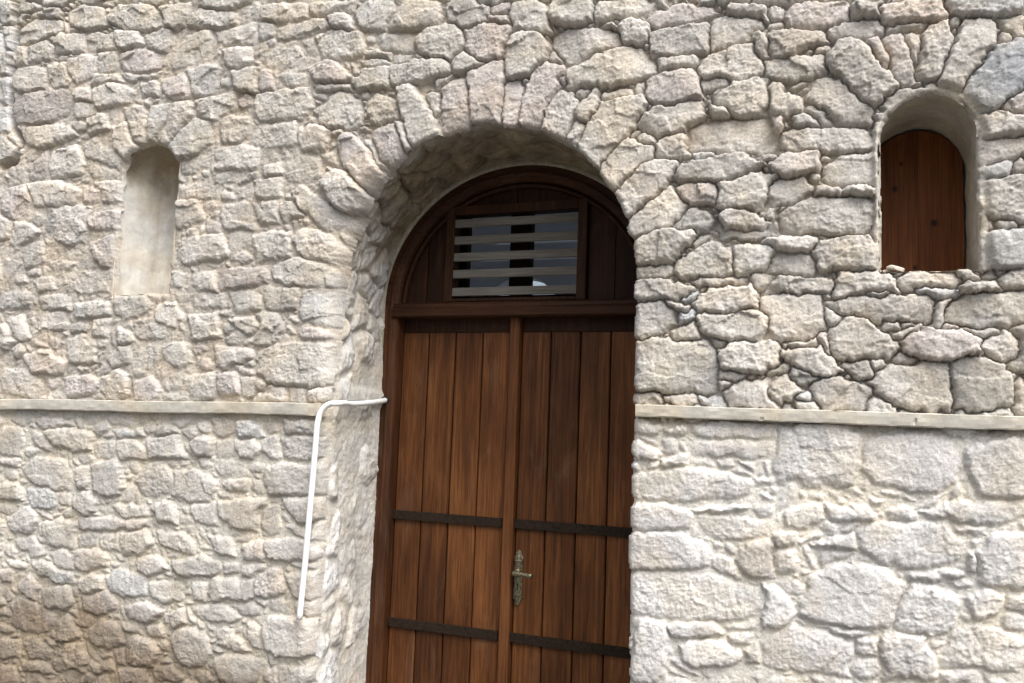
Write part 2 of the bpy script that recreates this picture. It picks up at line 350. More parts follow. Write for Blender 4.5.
# ------------------------------------------------------------------ the rubble wall
STONES = """- -3083,3073 -2987,3116 -2850,3103 -2834,3052 -2913,3035 -3068,3028
- -2808,3124 -2740,3142 -2625,3117 -2599,3039 -2693,3039 -2793,3074
- -2595,3079 -2539,3104 -2390,3088 -2303,3016 -2332,2988 -2478,3002 -2575,3049
- -2332,3066 -2206,3067 -2185,3006 -2235,2968 -2310,3004
- -2193,3013 -2074,3034 -1981,2988 -1978,2950 -2127,2952 -2198,2982
- -1976,3019 -1919,3029 -1887,3024 -1882,2961 -1957,2960
- -2065,2931 -1881,2949 -1874,2868 -1971,2875 -2046,2891
- -3018,3001 -2920,3018 -2870,2981 -2874,2940 -3001,2942
- -3094,3011 -3028,3009 -3014,2944 -3074,2938
- -2864,3008 -2832,3031 -2708,3021 -2700,2952 -2850,2965
- -2704,3013 -2561,3000 -2537,2937 -2690,2944
- -2549,2999 -2444,2991 -2406,2939 -2486,2924 -2539,2951
- -2402,2972 -2284,2981 -2247,2931 -2290,2891 -2388,2917
- -2276,2857 -2187,2942 -2096,2948 -2067,2906 -2114,2824 -2251,2816
- -2782,2915 -2697,2928 -2634,2903 -2635,2836 -2717,2815 -2775,2860
- -2628,2922 -2536,2924 -2510,2841 -2610,2846
- -2505,2900 -2436,2917 -2338,2898 -2285,2839 -2345,2814 -2484,2831
- -3079,2903 -2970,2918 -2895,2895 -2884,2811 -3012,2819 -3072,2853
- -2893,2908 -2790,2909 -2753,2823 -2848,2807
- -3067,2748 -2991,2802 -2849,2814 -2727,2780 -2720,2725 -2780,2691 -2902,2672 -3031,2689
- -2305,2777 -2191,2802 -2148,2703 -2240,2704 -2291,2744
- -2184,2801 -2054,2814 -2033,2777 -2041,2709 -2144,2696 -2174,2762
- -2028,2857 -1905,2859 -1894,2815 -1934,2783 -2009,2805
- -1977,2776 -1866,2775 -1859,2689 -1956,2700
- -2131,2682 -1962,2694 -1950,2638 -2034,2600 -2111,2630
- -2628,2782 -2512,2789 -2418,2752 -2423,2716 -2527,2705 -2602,2706
V -2509,2612 -2438,2631 -2383,2530 -2431,2496 -2492,2539
V -2449,2664 -2350,2705 -2346,2552 -2384,2540 -2427,2604
V -2347,2680 -2258,2683 -2258,2607 -2304,2538 -2338,2554
V -2238,2681 -2155,2691 -2141,2633 -2252,2521 -2282,2540
V -2133,2620 -2059,2588 -2046,2519 -2127,2480 -2202,2474 -2239,2511
- -2662,2567 -2606,2595 -2450,2482 -2467,2458 -2638,2513
- -2647,2517 -2473,2441 -2471,2422 -2612,2433
- -2725,2733 -2630,2729 -2608,2681 -2701,2677
- -2664,2660 -2557,2675 -2526,2620 -2632,2604
- -2972,2656 -2742,2661 -2706,2611 -2870,2569 -2954,2593
- -3080,2646 -3017,2653 -2983,2609 -3007,2584 -3066,2610
- -2832,2549 -2695,2564 -2655,2514 -2657,2455 -2802,2446
- -2941,2497 -2851,2557 -2825,2448 -2915,2435
- -2933,2433 -2774,2438 -2648,2383 -2684,2331 -2876,2343
- -3066,2411 -2940,2423 -2894,2346 -2941,2296 -3050,2295
- -2551,2409 -2453,2408 -2436,2331 -2534,2335
- -2647,2403 -2556,2377 -2542,2331 -2633,2330
- -2005,2607 -1890,2601 -1878,2546 -1939,2509 -1998,2521
- -2025,2499 -1910,2501 -1841,2471 -1836,2409 -2018,2423
- -2199,2378 -2072,2375 -1990,2351 -1994,2321 -2172,2329
- -1925,2346 -1831,2358 -1826,2293 -1907,2309
- -2193,2313 -2080,2306 -2059,2235 -2175,2213
- -1991,2285 -1878,2293 -1822,2245 -1818,2195 -1955,2202
- -3083,3208 -2950,3181 -3020,3156 -3078,3172
- -2938,3158 -2855,3148 -2846,3102 -2923,3116
- -2398,2788 -2309,2772 -2312,2727 -2384,2729
- -2644,2279 -2433,2299 -2425,2226 -2622,2236
- -2749,2789 -2654,2789 -2641,2744 -2726,2746
- -2988,3194 -2805,3173 -2838,3150 -2930,3168
- -2500,2824 -2313,2807 -2358,2786 -2456,2795
- -2619,2843 -2517,2835 -2472,2797 -2640,2810
G -3180,3223 -3100,3197 -3094,3124 -3166,3120
G -3165,3117 -3106,3098 -3088,2996 -3147,2989
G -3218,3085 -3160,3079 -3090,2982 -3075,2903 -3134,2896
G -3172,2896 -3086,2886 -3064,2769 -3116,2767
G -3154,2767 -3078,2759 -3058,2643 -3118,2649
G -3136,2644 -3079,2639 -2978,2568 -3007,2516 -3122,2541
- -1864,3002 -1682,2986 -1671,2930 -1753,2930 -1859,2946
- -1668,2990 -1487,2963 -1499,2935 -1604,2933 -1665,2948
- -1807,2907 -1610,2928 -1581,2887 -1693,2861 -1790,2868
- -1880,2943 -1816,2933 -1806,2895 -1875,2874
- -1485,2921 -1435,2955 -1346,2941 -1331,2892 -1359,2848 -1455,2864
- -1358,2867 -1295,2921 -1174,2914 -1161,2839 -1241,2831 -1352,2832
- -1143,2898 -1114,2905 -980,2884 -995,2837 -1051,2810 -1128,2832
- -1068,2792 -983,2817 -918,2793 -913,2744 -955,2695 -1023,2691 -1060,2741
- -1240,2799 -1181,2831 -1098,2827 -1069,2754 -1119,2705 -1225,2752
- -1392,2832 -1265,2820 -1253,2759 -1361,2767 -1394,2797
- -1638,2854 -1560,2879 -1452,2852 -1428,2779 -1487,2761 -1606,2784
- -1851,2816 -1789,2856 -1719,2853 -1664,2780 -1753,2752 -1831,2777
- -1643,2735 -1579,2769 -1480,2698 -1495,2680 -1613,2694
- -1475,2680 -1420,2714 -1339,2716 -1332,2644 -1454,2653
- -1336,2715 -1139,2710 -1117,2677 -1125,2654 -1329,2650
- -1115,2693 -1070,2723 -1009,2683 -1033,2665 -1102,2665
- -1447,2741 -1372,2754 -1346,2724 -1421,2720
- -1865,2762 -1823,2763 -1790,2693 -1860,2695
- -1858,2677 -1652,2675 -1627,2604 -1671,2573 -1822,2577 -1880,2606
- -1626,2592 -1519,2656 -1449,2608 -1431,2527 -1497,2519 -1589,2545
- -1413,2604 -1383,2622 -1305,2593 -1297,2528 -1396,2532
V -1300,2635 -1261,2635 -1202,2587 -1136,2463 -1230,2417 -1258,2476
- -1199,2603 -1149,2600 -1140,2542 -1165,2526
V -1143,2625 -1112,2638 -1058,2637 -1047,2532 -1034,2480 -1109,2460 -1137,2492 -1144,2575
V -1050,2658 -938,2682 -933,2617 -944,2482 -1026,2512 -1046,2565
V -1388,2500 -1321,2521 -1257,2402 -1324,2369 -1378,2443
V -1296,2513 -1272,2517 -1249,2431 -1278,2445
V -1522,2478 -1489,2504 -1430,2470 -1307,2320 -1406,2292 -1488,2395
G -1436,2476 -1399,2473 -1333,2359 -1352,2354
V -1572,2345 -1513,2380 -1416,2292 -1445,2261 -1504,2247
V -1687,2307 -1653,2333 -1396,2174 -1550,2174 -1676,2283
- -1733,2415 -1661,2444 -1593,2421 -1566,2354 -1715,2353
- -1589,2444 -1537,2445 -1507,2389 -1580,2414
- -1846,2365 -1743,2369 -1729,2307 -1840,2297
- -1808,2409 -1747,2416 -1734,2377 -1798,2376
- -1840,2293 -1743,2281 -1731,2215 -1833,2215
- -1736,2275 -1669,2277 -1649,2233 -1718,2220
- -1682,2539 -1575,2535 -1550,2492 -1583,2452 -1663,2465
- -1876,2552 -1697,2564 -1682,2481 -1800,2477 -1872,2503
- -1172,2650 -1113,2654 -1117,2620 -1164,2614
- -985,2874 -916,2869 -939,2836 -973,2839
- -995,2836 -933,2831 -924,2803 -988,2812
- -1430,2777 -1336,2767 -1341,2744 -1417,2760
- -1329,2754 -1267,2752 -1266,2721 -1321,2728
- -1626,2686 -1494,2677 -1486,2655 -1611,2667
- -1590,2925 -1524,2933 -1488,2868 -1560,2881
- -940,2726 -906,2770 -824,2766 -784,2694 -855,2632 -895,2626 -925,2641
V -937,2553 -922,2616 -884,2622 -869,2588 -876,2479 -934,2483
- -910,2863 -844,2863 -800,2835 -788,2759 -906,2773
- -789,2828 -763,2851 -652,2834 -654,2787 -712,2769 -782,2793
- -650,2823 -631,2831 -465,2805 -478,2781 -638,2772
- -780,2742 -712,2761 -578,2729 -567,2692 -637,2668 -724,2648 -768,2703
- -570,2749 -538,2763 -486,2732 -486,2694 -522,2678 -564,2717
- -470,2775 -373,2786 -291,2748 -316,2735 -449,2719 -484,2752
- -475,2705 -411,2726 -309,2716 -302,2639 -371,2633 -464,2635
- -307,2721 -251,2733 -164,2710 -150,2684 -223,2653 -296,2638
- -731,2619 -657,2657 -527,2681 -460,2617 -459,2589 -554,2570 -644,2571 -724,2564
- -252,2772 -146,2756 -146,2710 -247,2725
- -342,2597 -296,2626 -190,2641 -163,2553 -222,2537 -339,2570
- -188,2665 -146,2673 -125,2627 -145,2594 -169,2595
- -459,2632 -352,2623 -322,2594 -447,2598
- -482,2559 -427,2588 -335,2576 -334,2496 -416,2485 -481,2512
- -332,2551 -259,2552 -248,2527 -323,2519
- -292,2498 -240,2531 -145,2529 -116,2464 -145,2428 -230,2427 -269,2457
V -867,2556 -835,2632 -794,2666 -740,2647 -742,2610 -805,2448 -874,2465
V -800,2491 -779,2546 -743,2568 -704,2554 -697,2517 -717,2478 -725,2399 -800,2432
- -693,2475 -669,2534 -634,2566 -625,2489 -667,2460
V -721,2396 -693,2465 -660,2457 -666,2421 -695,2366
V -690,2366 -628,2509 -503,2521 -482,2499 -538,2410 -619,2309
- -513,2442 -454,2481 -331,2483 -318,2447 -368,2411 -443,2389
- -449,2391 -367,2394 -360,2330 -423,2323 -451,2345
V -619,2304 -535,2396 -461,2368 -454,2343 -561,2240
V -570,2221 -489,2316 -404,2326 -392,2304 -440,2232 -510,2154 -559,2181
V -510,2149 -407,2242 -362,2191 -419,2117 -504,2122
- -362,2418 -248,2428 -116,2417 -115,2342 -144,2329 -275,2345 -359,2347
- -396,2289 -329,2313 -212,2318 -166,2290 -211,2264 -310,2247 -384,2262
- -278,2233 -202,2256 -124,2255 -123,2185 -143,2175 -201,2165 -275,2183
- -393,2241 -347,2257 -280,2224 -278,2190 -364,2199
- -264,2156 -228,2168 -143,2131 -123,2094 -263,2100
- -346,2183 -298,2149 -297,2111 -419,2117 -364,2179
- -481,2404 -447,2381 -481,2375 -501,2391
- -628,2540 -533,2545 -528,2524 -618,2522
- -789,2695 -768,2694 -749,2658 -778,2670
- -771,2614 -739,2615 -731,2588 -765,2595
- -706,2564 -654,2564 -659,2538 -700,2536
G -343,2338 -291,2339 -302,2320 -338,2321
- -294,2464 -258,2462 -251,2431 -289,2438
- -104,2692 -80,2746 60,2724 57,2668 -16,2658 -95,2671
- 140,2693 182,2705 272,2692 292,2646 252,2638 149,2658
G 303,2687 468,2661 467,2638 381,2633 314,2658
- 413,2621 467,2631 490,2606 465,2564 432,2582
- 8,2661 133,2657 145,2621 59,2619 14,2635
- 157,2640 252,2636 244,2623 157,2624
- -164,2671 -3,2655 7,2624 -102,2594 -163,2599
- -154,2583 -3,2580 -2,2529 -110,2523 -154,2535
W 12,2581 59,2623 84,2604 177,2478 164,2455 119,2428 18,2541
W 112,2600 129,2603 150,2558 148,2529 120,2565
W 151,2613 189,2622 213,2546 227,2477 187,2475 168,2533
W 197,2612 230,2616 225,2537 212,2553
W 242,2623 298,2631 303,2588 274,2478 231,2492 235,2561
W 342,2631 412,2617 404,2574 358,2483 318,2438 273,2476 301,2543
B 320,2448 402,2541 446,2561 482,2555 480,2469 384,2378 340,2405
- 410,2584 436,2587 436,2561 417,2562
- -163,2527 -119,2512 -78,2460 -48,2446 -75,2430 -162,2430
- -47,2466 -16,2525 17,2506 117,2421 117,2374 58,2380 1,2422
- -103,2383 107,2374 116,2311 -75,2323 -107,2351
- -46,2449 -16,2430 19,2399 5,2390 -41,2413
- -137,2283 -101,2313 -16,2311 -15,2267 -92,2250
- -1,2268 42,2301 120,2308 120,2217 37,2218 3,2234
- -161,2253 -58,2245 -31,2220 -83,2181 -161,2172
- -106,2147 -41,2189 115,2185 121,2135 105,2091 -106,2102
- -20,2211 33,2211 39,2191 -20,2195
- 50,2215 116,2213 115,2191 54,2192
- 356,2361 384,2373 477,2366 476,2324 382,2314 359,2326
- 353,2305 460,2317 475,2282 374,2246 362,2255
G 365,2244 437,2253 436,2230 372,2214
- 434,2251 475,2261 474,2223 439,2228
- 364,2201 474,2210 471,2098 393,2117 367,2137
- 423,2398 479,2443 477,2369 427,2374
- -144,2420 -110,2421 -108,2384 -144,2354
- -75,2418 -33,2418 -14,2387 -67,2387
- -155,2757 -93,2748 -111,2705 -155,2718
- 68,2704 138,2698 133,2676 76,2680
- -144,2688 -109,2694 -109,2673 -144,2676
- -2573,2176 -2470,2203 -2445,2152 -2447,2093 -2506,2089 -2560,2137
- -2934,2179 -2822,2200 -2790,2114 -2887,2095
- -2730,2061 -2456,2077 -2435,1990 -2659,1992 -2726,2028
- -1980,2056 -1762,2060 -1757,2003 -1964,1988
- -1920,1978 -1769,1980 -1763,1912 -1886,1906
- -2179,2177 -1967,2179 -1929,2107 -2103,2081 -2165,2110
- -2436,1969 -2287,1966 -2249,1929 -2371,1882 -2430,1916
- -2245,1931 -2149,1945 -2104,1893 -2154,1853 -2231,1875
- -2357,1872 -2263,1889 -2198,1841 -2119,1829 -2165,1809 -2317,1815
- -2087,1893 -1970,1903 -1946,1828 -2062,1815
- -1912,1880 -1761,1889 -1756,1822 -1838,1837
- -2657,1812 -2573,1831 -2510,1812 -2501,1736 -2609,1723 -2646,1756
- -2445,1745 -2400,1790 -2334,1794 -2328,1731 -2414,1712
- -2334,1788 -2216,1800 -2193,1752 -2244,1708 -2323,1731
- -2189,1800 -2075,1794 -2059,1736 -2111,1715 -2165,1738
- -1969,1788 -1820,1782 -1795,1760 -1911,1717 -1954,1728
- -2468,1666 -2398,1705 -2349,1686 -2330,1612 -2432,1595 -2463,1624
- -2311,1662 -2226,1675 -2174,1635 -2202,1597 -2293,1595
- -2095,1677 -1952,1702 -1942,1623 -2027,1596
- -1948,1696 -1867,1692 -1846,1636 -1941,1620
- -2652,1669 -2539,1683 -2476,1654 -2499,1620 -2611,1606
- -2985,1703 -2860,1701 -2746,1643 -2777,1596 -2972,1613
- -2870,1749 -2750,1777 -2639,1725 -2655,1692 -2807,1690
- -2998,1800 -2873,1796 -2873,1753 -2991,1746
- -2980,1898 -2888,1903 -2838,1819 -2946,1810
- -2820,1922 -2676,1926 -2647,1856 -2793,1842
- -2811,1979 -2658,1982 -2639,1925 -2786,1925
- -3027,2003 -2856,1996 -2854,1939 -3017,1935
- -2637,1950 -2466,1953 -2449,1904 -2614,1897
- -2531,1886 -2450,1885 -2456,1828 -2516,1834
- -3046,2137 -2929,2139 -2885,2039 -3030,2027
- -2829,2051 -2743,2055 -2728,2007 -2814,2002
- -2185,2056 -2101,2059 -2092,2006 -2169,1999
- -2092,1970 -1934,1972 -1937,1930 -2073,1926
- -1845,1675 -1746,1704 -1740,1627 -1834,1623
- -2175,1623 -2073,1626 -2070,1600 -2165,1598
- -2180,1664 -2105,1660 -2110,1631 -2169,1629
- -2729,1618 -2647,1626 -2630,1587 -2725,1585
- -2084,2041 -1984,2050 -1975,1989 -2071,1985
- -2407,1854 -2351,1842 -2316,1806 -2393,1800
L -2952,1474 -2840,1484 -2812,1429 -2815,1367 -2936,1361
L -2710,1470 -2596,1487 -2478,1473 -2472,1417 -2569,1401 -2684,1434
L -2785,1523 -2600,1517 -2578,1499 -2745,1479
LB -2397,1488 -2252,1499 -2238,1470 -2370,1459
L -2372,1447 -2293,1462 -2225,1418 -2223,1395 -2347,1390
L -2233,1462 -2102,1481 -2048,1404 -2211,1396
L -2031,1461 -1988,1485 -1942,1470 -1944,1423 -2009,1415
L -1933,1465 -1863,1485 -1840,1414 -1918,1410
LB -1856,1535 -1733,1544 -1728,1490 -1835,1483
L -1851,1472 -1728,1482 -1723,1419 -1822,1415
L -2200,1506 -2106,1515 -2092,1485 -2190,1475
L -2800,1479 -2672,1435 -2680,1396 -2771,1416
L -2486,1443 -2369,1447 -2367,1389 -2455,1384
- -1679,2154 -1662,2187 -1563,2176 -1440,2087 -1425,2052 -1542,2067 -1635,2101
- -1830,2172 -1694,2177 -1679,2094 -1822,2083
- -1768,2054 -1661,2085 -1541,2047 -1522,1991 -1627,1986 -1735,2019
- -1814,1987 -1640,1983 -1632,1919 -1767,1910
G -1637,1916 -1616,1984 -1460,1976 -1393,1939 -1392,1824 -1451,1845 -1540,1862 -1621,1869
- -1807,1901 -1726,1906 -1687,1860 -1705,1808 -1798,1797
- -1796,1765 -1705,1799 -1523,1801 -1480,1761 -1487,1678 -1602,1655 -1707,1664 -1789,1687
- -1653,1651 -1587,1655 -1583,1606 -1650,1605
- -1579,1646 -1519,1653 -1507,1608 -1577,1606
- -1646,1860 -1526,1843 -1531,1819 -1614,1819
G -1530,2072 -1434,2052 -1390,1998 -1473,1982
- -1786,1648 -1667,1656 -1654,1610 -1782,1607
L -1777,1543 -1684,1541 -1679,1506 -1773,1491
L -1665,1552 -1543,1550 -1544,1511 -1655,1501
L -1772,1483 -1680,1492 -1665,1422 -1766,1417
L -1667,1490 -1546,1500 -1547,1428 -1655,1423
V -484,2074 -447,2116 -345,2120 -338,2106 -406,2038 -454,2014 -480,2036
- -398,2018 -326,2063 -290,2084 -243,2050 -242,1988 -324,1981 -379,1988
- -229,2063 -123,2068 -123,2000 -226,1988
- -184,1979 -123,1982 -122,1939 -174,1945
- -503,1969 -435,1979 -336,1946 -360,1921 -434,1918 -502,1929
- -502,1912 -434,1920 -376,1877 -395,1847 -450,1810 -483,1806 -500,1850
- -426,1925 -355,1905 -359,1889 -415,1908
B -380,1931 -333,1941 -335,1921 -369,1912
B -389,1877 -337,1890 -330,1872 -377,1857
- -339,1914 -288,1947 -185,1953 -172,1906 -252,1878 -323,1888
- -332,1876 -252,1880 -122,1887 -122,1816 -207,1810 -286,1819 -324,1842
- -406,1835 -332,1858 -325,1810 -395,1810
- -503,1775 -469,1809 -295,1804 -275,1775 -272,1665 -466,1661 -495,1679
- -274,1775 -233,1800 -122,1802 -121,1731 -207,1724 -265,1733
- -496,1662 -429,1664 -426,1625 -495,1623
- -424,1650 -338,1657 -331,1641 -373,1627
G -324,1652 -267,1654 -252,1625 -293,1624
- -249,1667 -198,1691 -121,1698 -121,1633 -232,1630
- -269,1721 -209,1708 -224,1693 -267,1697
- -297,1807 -258,1803 -262,1787 -290,1787
- -267,1698 -235,1690 -241,1675 -267,1679
- -343,1979 -207,1975 -207,1964 -324,1963
- -268,2126 -123,2118 -123,2089 -263,2096
- -479,2036 -398,2016 -403,1998 -465,1990
R -502,1579 -465,1591 -398,1569 -427,1550 -494,1550
R -347,1570 -284,1586 -121,1587 -121,1550 -283,1541 -338,1553
R -497,1514 -445,1526 -396,1483 -497,1478
R -408,1553 -355,1579 -344,1566 -381,1540
R -347,1528 -248,1536 -121,1539 -120,1496 -335,1486
- -159,1978 -66,1977 22,1964 22,1936 -58,1929 -159,1940
- 23,1942 45,1978 159,1975 168,1938 88,1926 27,1923
- 169,1960 198,1978 303,1975 315,1952 302,1938 181,1941
- 312,1943 398,1945 405,1923 317,1925
- 395,1941 419,1965 468,1976 467,1929 418,1927
B 222,1937 315,1937 311,1917 234,1922
- -159,1924 -91,1933 -11,1925 1,1835 -49,1805 -158,1814
- 10,1903 56,1921 243,1915 259,1881 243,1850 143,1856 56,1874
- 278,1869 317,1920 467,1927 465,1844 359,1837 285,1846
- 10,1828 40,1865 88,1868 174,1793 157,1766 64,1753 18,1779
- 179,1802 219,1833 330,1832 360,1802 356,1771 255,1758 202,1771
- 358,1789 401,1818 465,1838 463,1744 386,1759
- -109,1776 -8,1791 37,1733 -17,1709 -84,1749
- 109,1691 142,1736 210,1749 279,1752 298,1678 283,1631 217,1629 132,1661
- 287,1744 365,1766 415,1745 428,1697 424,1655 341,1629 304,1644
- -34,1689 16,1709 112,1679 87,1630 -10,1623
- -158,1687 -99,1707 -56,1671 -115,1642 -157,1641
- -88,1723 -74,1735 -19,1706 -31,1692 -84,1704
- 4,1890 42,1867 32,1848 4,1853
- -22,1820 -8,1826 21,1776 8,1770
- 145,1857 181,1857 182,1834 146,1834
- 185,1848 204,1854 217,1844 189,1834
- 173,1777 220,1756 210,1746 172,1750
- 103,1931 149,1929 143,1913 108,1916
- 257,1886 289,1902 271,1842 253,1846
- 158,1827 227,1844 228,1830 173,1813
- -82,1802 -25,1807 -23,1787 -74,1787
- 111,1755 138,1761 139,1734 115,1736
- 44,1742 103,1755 112,1717 87,1706
- 270,1848 310,1843 301,1832 271,1838
- 316,1839 389,1834 396,1822 323,1825
- 431,1705 462,1705 460,1624 432,1623
- 102,1662 158,1654 161,1624 110,1626
- -137,1731 -91,1741 -89,1721 -132,1712
G -70,1662 -25,1667 -27,1648 -66,1648
- -70,1640 -19,1646 -15,1627 -66,1626
- 341,1630 413,1636 416,1627 344,1622
- -26,2037 -8,2067 105,2084 122,2061 118,1999 -8,1996
- -151,2051 -91,2044 -33,2024 -31,1986 -151,1990
- -151,2083 -25,2073 -31,2049 -125,2053
G 365,2067 470,2072 468,1987 368,1990
R -108,1583 -17,1592 88,1581 84,1506 68,1432 -41,1423 -124,1429 -129,1495
R 92,1548 178,1578 282,1573 315,1509 311,1475 266,1436 207,1428 115,1443 88,1481
R 263,1587 342,1586 318,1567 282,1566
R 324,1541 459,1582 455,1428 351,1420 336,1462 323,1493
L -2814,1330 -2748,1373 -2599,1374 -2564,1319 -2557,1263 -2667,1263 -2782,1283
L -2938,1374 -2826,1379 -2824,1327 -2934,1346
L -2924,1274 -2819,1271 -2792,1218 -2915,1210
L -2471,1360 -2346,1386 -2310,1298 -2332,1260 -2451,1258
L -2546,1344 -2490,1347 -2478,1268 -2532,1271
L -2279,1306 -2224,1375 -2136,1385 -2091,1322 -2124,1267 -2215,1261
L -2099,1350 -2019,1368 -1915,1332 -1910,1275 -2022,1251 -2098,1271
L -1925,1376 -1883,1408 -1787,1396 -1775,1357 -1894,1345
L -1893,1328 -1784,1353 -1771,1311 -1860,1300
LB -2786,1252 -2685,1272 -2620,1244 -2622,1193 -2752,1185
L -2560,1236 -2473,1267 -2417,1222 -2463,1181 -2540,1201
L -2370,1225 -2209,1238 -2186,1189 -2292,1176
L -2190,1237 -2094,1257 -2062,1184 -2144,1181
L -2025,1248 -1911,1263 -1888,1191 -1987,1176
L -1901,1267 -1712,1290 -1703,1182 -1823,1183 -1889,1213
L -2874,1142 -2759,1201 -2698,1143 -2745,1100 -2841,1087
L -2687,1137 -2605,1164 -2519,1150 -2516,1060 -2644,1061
L -2512,1168 -2415,1172 -2247,1170 -2174,1189 -2183,1161 -2395,1134 -2507,1131
L -2521,1109 -2417,1125 -2416,1074 -2507,1061
L -2411,1117 -2310,1133 -2292,1067 -2397,1058
L -2305,1126 -2200,1150 -2163,1109 -2206,1069 -2290,1056
L -2159,1154 -2026,1150 -1978,1119 -1989,1083 -2125,1104
L -1932,1155 -1833,1149 -1812,1093 -1899,1101
L -2828,1060 -2727,1089 -2649,1027 -2716,1007
L -2632,1029 -2575,1059 -2512,1027 -2515,984 -2603,993
L -2513,1051 -2372,1071 -2348,1019 -2455,984 -2506,991
LB -2717,989 -2666,1002 -2516,969 -2486,941 -2559,927 -2680,957
L -2237,1052 -2133,1069 -2083,1032 -2155,1001 -2232,1011
L -2077,1055 -1950,1085 -1870,1063 -1874,1033 -2013,1009 -2074,1025
L -1869,1068 -1797,1075 -1794,1041 -1859,1035
L -2782,908 -2726,954 -2659,908 -2681,868 -2752,875
LB -2364,978 -2304,1014 -2180,990 -2167,936 -2278,911 -2345,940
L -2485,949 -2424,986 -2373,971 -2367,924 -2465,908
L -2170,980 -2022,989 -2016,933 -2088,914 -2165,936
L -1986,992 -1925,998 -1920,937 -1973,937
L -1912,1016 -1740,1022 -1735,962 -1882,947 -1911,962
L -2655,897 -2544,934 -2494,879 -2532,838 -2633,846
L -2815,838 -2749,878 -2659,849 -2573,812 -2599,761 -2698,743 -2787,764
L -2471,898 -2356,930 -2287,884 -2376,838 -2450,855
L -2271,885 -2174,909 -2082,884 -2153,846 -2244,849
L -2073,880 -2016,904 -1996,867 -2054,836
L -1985,911 -1882,940 -1776,908 -1797,887 -1930,872
L -2420,795 -2360,833 -2279,812 -2251,760 -2318,732 -2407,752
L -2570,801 -2515,832 -2449,769 -2488,740 -2562,736
L -2053,822 -1983,849 -1910,834 -1877,774 -1916,725 -1998,725 -2055,773
L -1876,848 -1821,862 -1734,803 -1762,797 -1865,807
L -2244,783 -2148,797 -2098,757 -2123,703 -2228,702
L -2537,724 -2442,744 -2408,684 -2429,640 -2520,658
L -2730,712 -2672,739 -2575,697 -2586,659 -2690,659
L -2414,683 -2314,698 -2277,668 -2368,642
L -1874,759 -1788,790 -1670,780 -1664,709 -1845,684
L -2844,710 -2743,713 -2733,657 -2834,638
L -2830,611 -2748,624 -2728,561 -2821,548
L -2270,680 -2149,698 -2143,643 -2249,628
L -2130,698 -2039,713 -1992,690 -2006,662 -2117,646
L -2272,829 -2185,834 -2181,799 -2261,803
L -2166,831 -2092,841 -2081,802 -2151,799
L -1794,1134 -1701,1158 -1696,1093 -1784,1090
L -1788,1065 -1695,1084 -1691,1037 -1779,1032
L -1754,894 -1681,913 -1673,809 -1742,833
L -2730,648 -2588,651 -2549,623 -2700,609
L -2306,731 -2252,745 -2236,693 -2285,681
L -2854,997 -2747,989 -2732,964 -2833,972
L -2879,952 -2810,955 -2793,916 -2872,908
L -1727,1386 -1673,1404 -1539,1409 -1532,1315 -1639,1298 -1714,1310
L -1648,1294 -1532,1309 -1530,1237 -1569,1219 -1632,1264
L -1753,1255 -1663,1274 -1640,1189 -1706,1171 -1747,1191
L -1721,1156 -1565,1171 -1535,1135 -1546,1111 -1677,1099
L -1736,1059 -1647,1075 -1601,1015 -1677,974 -1730,981
L -1634,1048 -1540,1075 -1537,989 -1576,984
L -1724,908 -1635,925 -1495,924 -1500,820 -1562,802 -1664,810 -1717,836
L -1625,766 -1512,793 -1487,734 -1621,715
L -1711,754 -1635,766 -1622,715 -1706,703
R -496,1469 -453,1477 -441,1444 -482,1436
R -427,1486 -353,1494 -351,1470 -418,1462
R -337,1485 -291,1494 -272,1466 -330,1459
R -275,1484 -229,1491 -228,1467 -266,1461
R -215,1482 -177,1480 -181,1456
R -500,1418 -461,1436 -317,1461 -213,1436 -177,1432 -181,1400 -246,1383 -441,1361 -494,1378
R -498,1346 -414,1362 -331,1344 -340,1302 -413,1287 -497,1285
R -326,1331 -246,1338 -120,1329 -120,1302 -245,1272 -308,1284
R -501,1264 -422,1281 -368,1294 -269,1235 -286,1206 -384,1184 -499,1173
R -499,1153 -429,1179 -236,1180 -138,1148 -138,1094 -209,1069 -382,1058 -483,1055
R -225,1231 -194,1269 -120,1284 -119,1188 -202,1188
R -495,1021 -453,1045 -397,1045 -387,964 -412,884 -488,873
R -397,1041 -277,1061 -241,1038 -294,1019 -383,1011
R -365,984 -311,1018 -224,1010 -199,980 -242,948 -320,937 -355,960
R -344,1352 -177,1372 -195,1356 -333,1342
R -180,1445 -120,1448 -120,1429 -172,1422
R -180,1372 -120,1380 -120,1344 -171,1345
R -391,960 -319,935 -308,918 -380,942
R -245,1058 -154,1073 -154,1057 -235,1048
R -236,1034 -174,1042 -182,1014 -226,1008
R -294,921 -208,947 -137,947 -137,922 -292,901
R -161,1018 -157,977 -192,967 -200,997
R -116,1363 -17,1384 -3,1346 -65,1319 -107,1330
R -2,1388 108,1384 125,1359 5,1345
R 145,1385 200,1391 211,1364 148,1355
R 219,1382 294,1413 455,1418 454,1382 350,1362 234,1366
R 76,1327 116,1348 191,1346 283,1360 322,1303 293,1267 212,1238 129,1248 83,1282
R 337,1288 371,1340 453,1348 450,1217 348,1222
R -62,1137 -33,1200 15,1237 138,1236 183,1203 145,1102 22,1084 -58,1096
R 154,1105 197,1202 226,1213 306,1184 287,1111 239,1089 172,1095
R 317,1185 354,1210 394,1201 389,1153 331,1139
R -154,1169 -105,1159 -71,1103 -97,1074 -154,1059
R -154,1027 -81,1075 -1,1072 66,1038 62,964 -33,964 -153,968
R 123,1061 151,1086 225,1091 247,1030 250,990 126,969
R 255,1031 282,1098 332,1127 448,1105 446,1032 344,1033 258,1014
R 401,1198 450,1207 449,1160 404,1171
R 268,1227 328,1225 331,1212 291,1208
R -18,1266 38,1280 71,1265 -9,1227
R -34,1285 62,1315 71,1276 23,1267
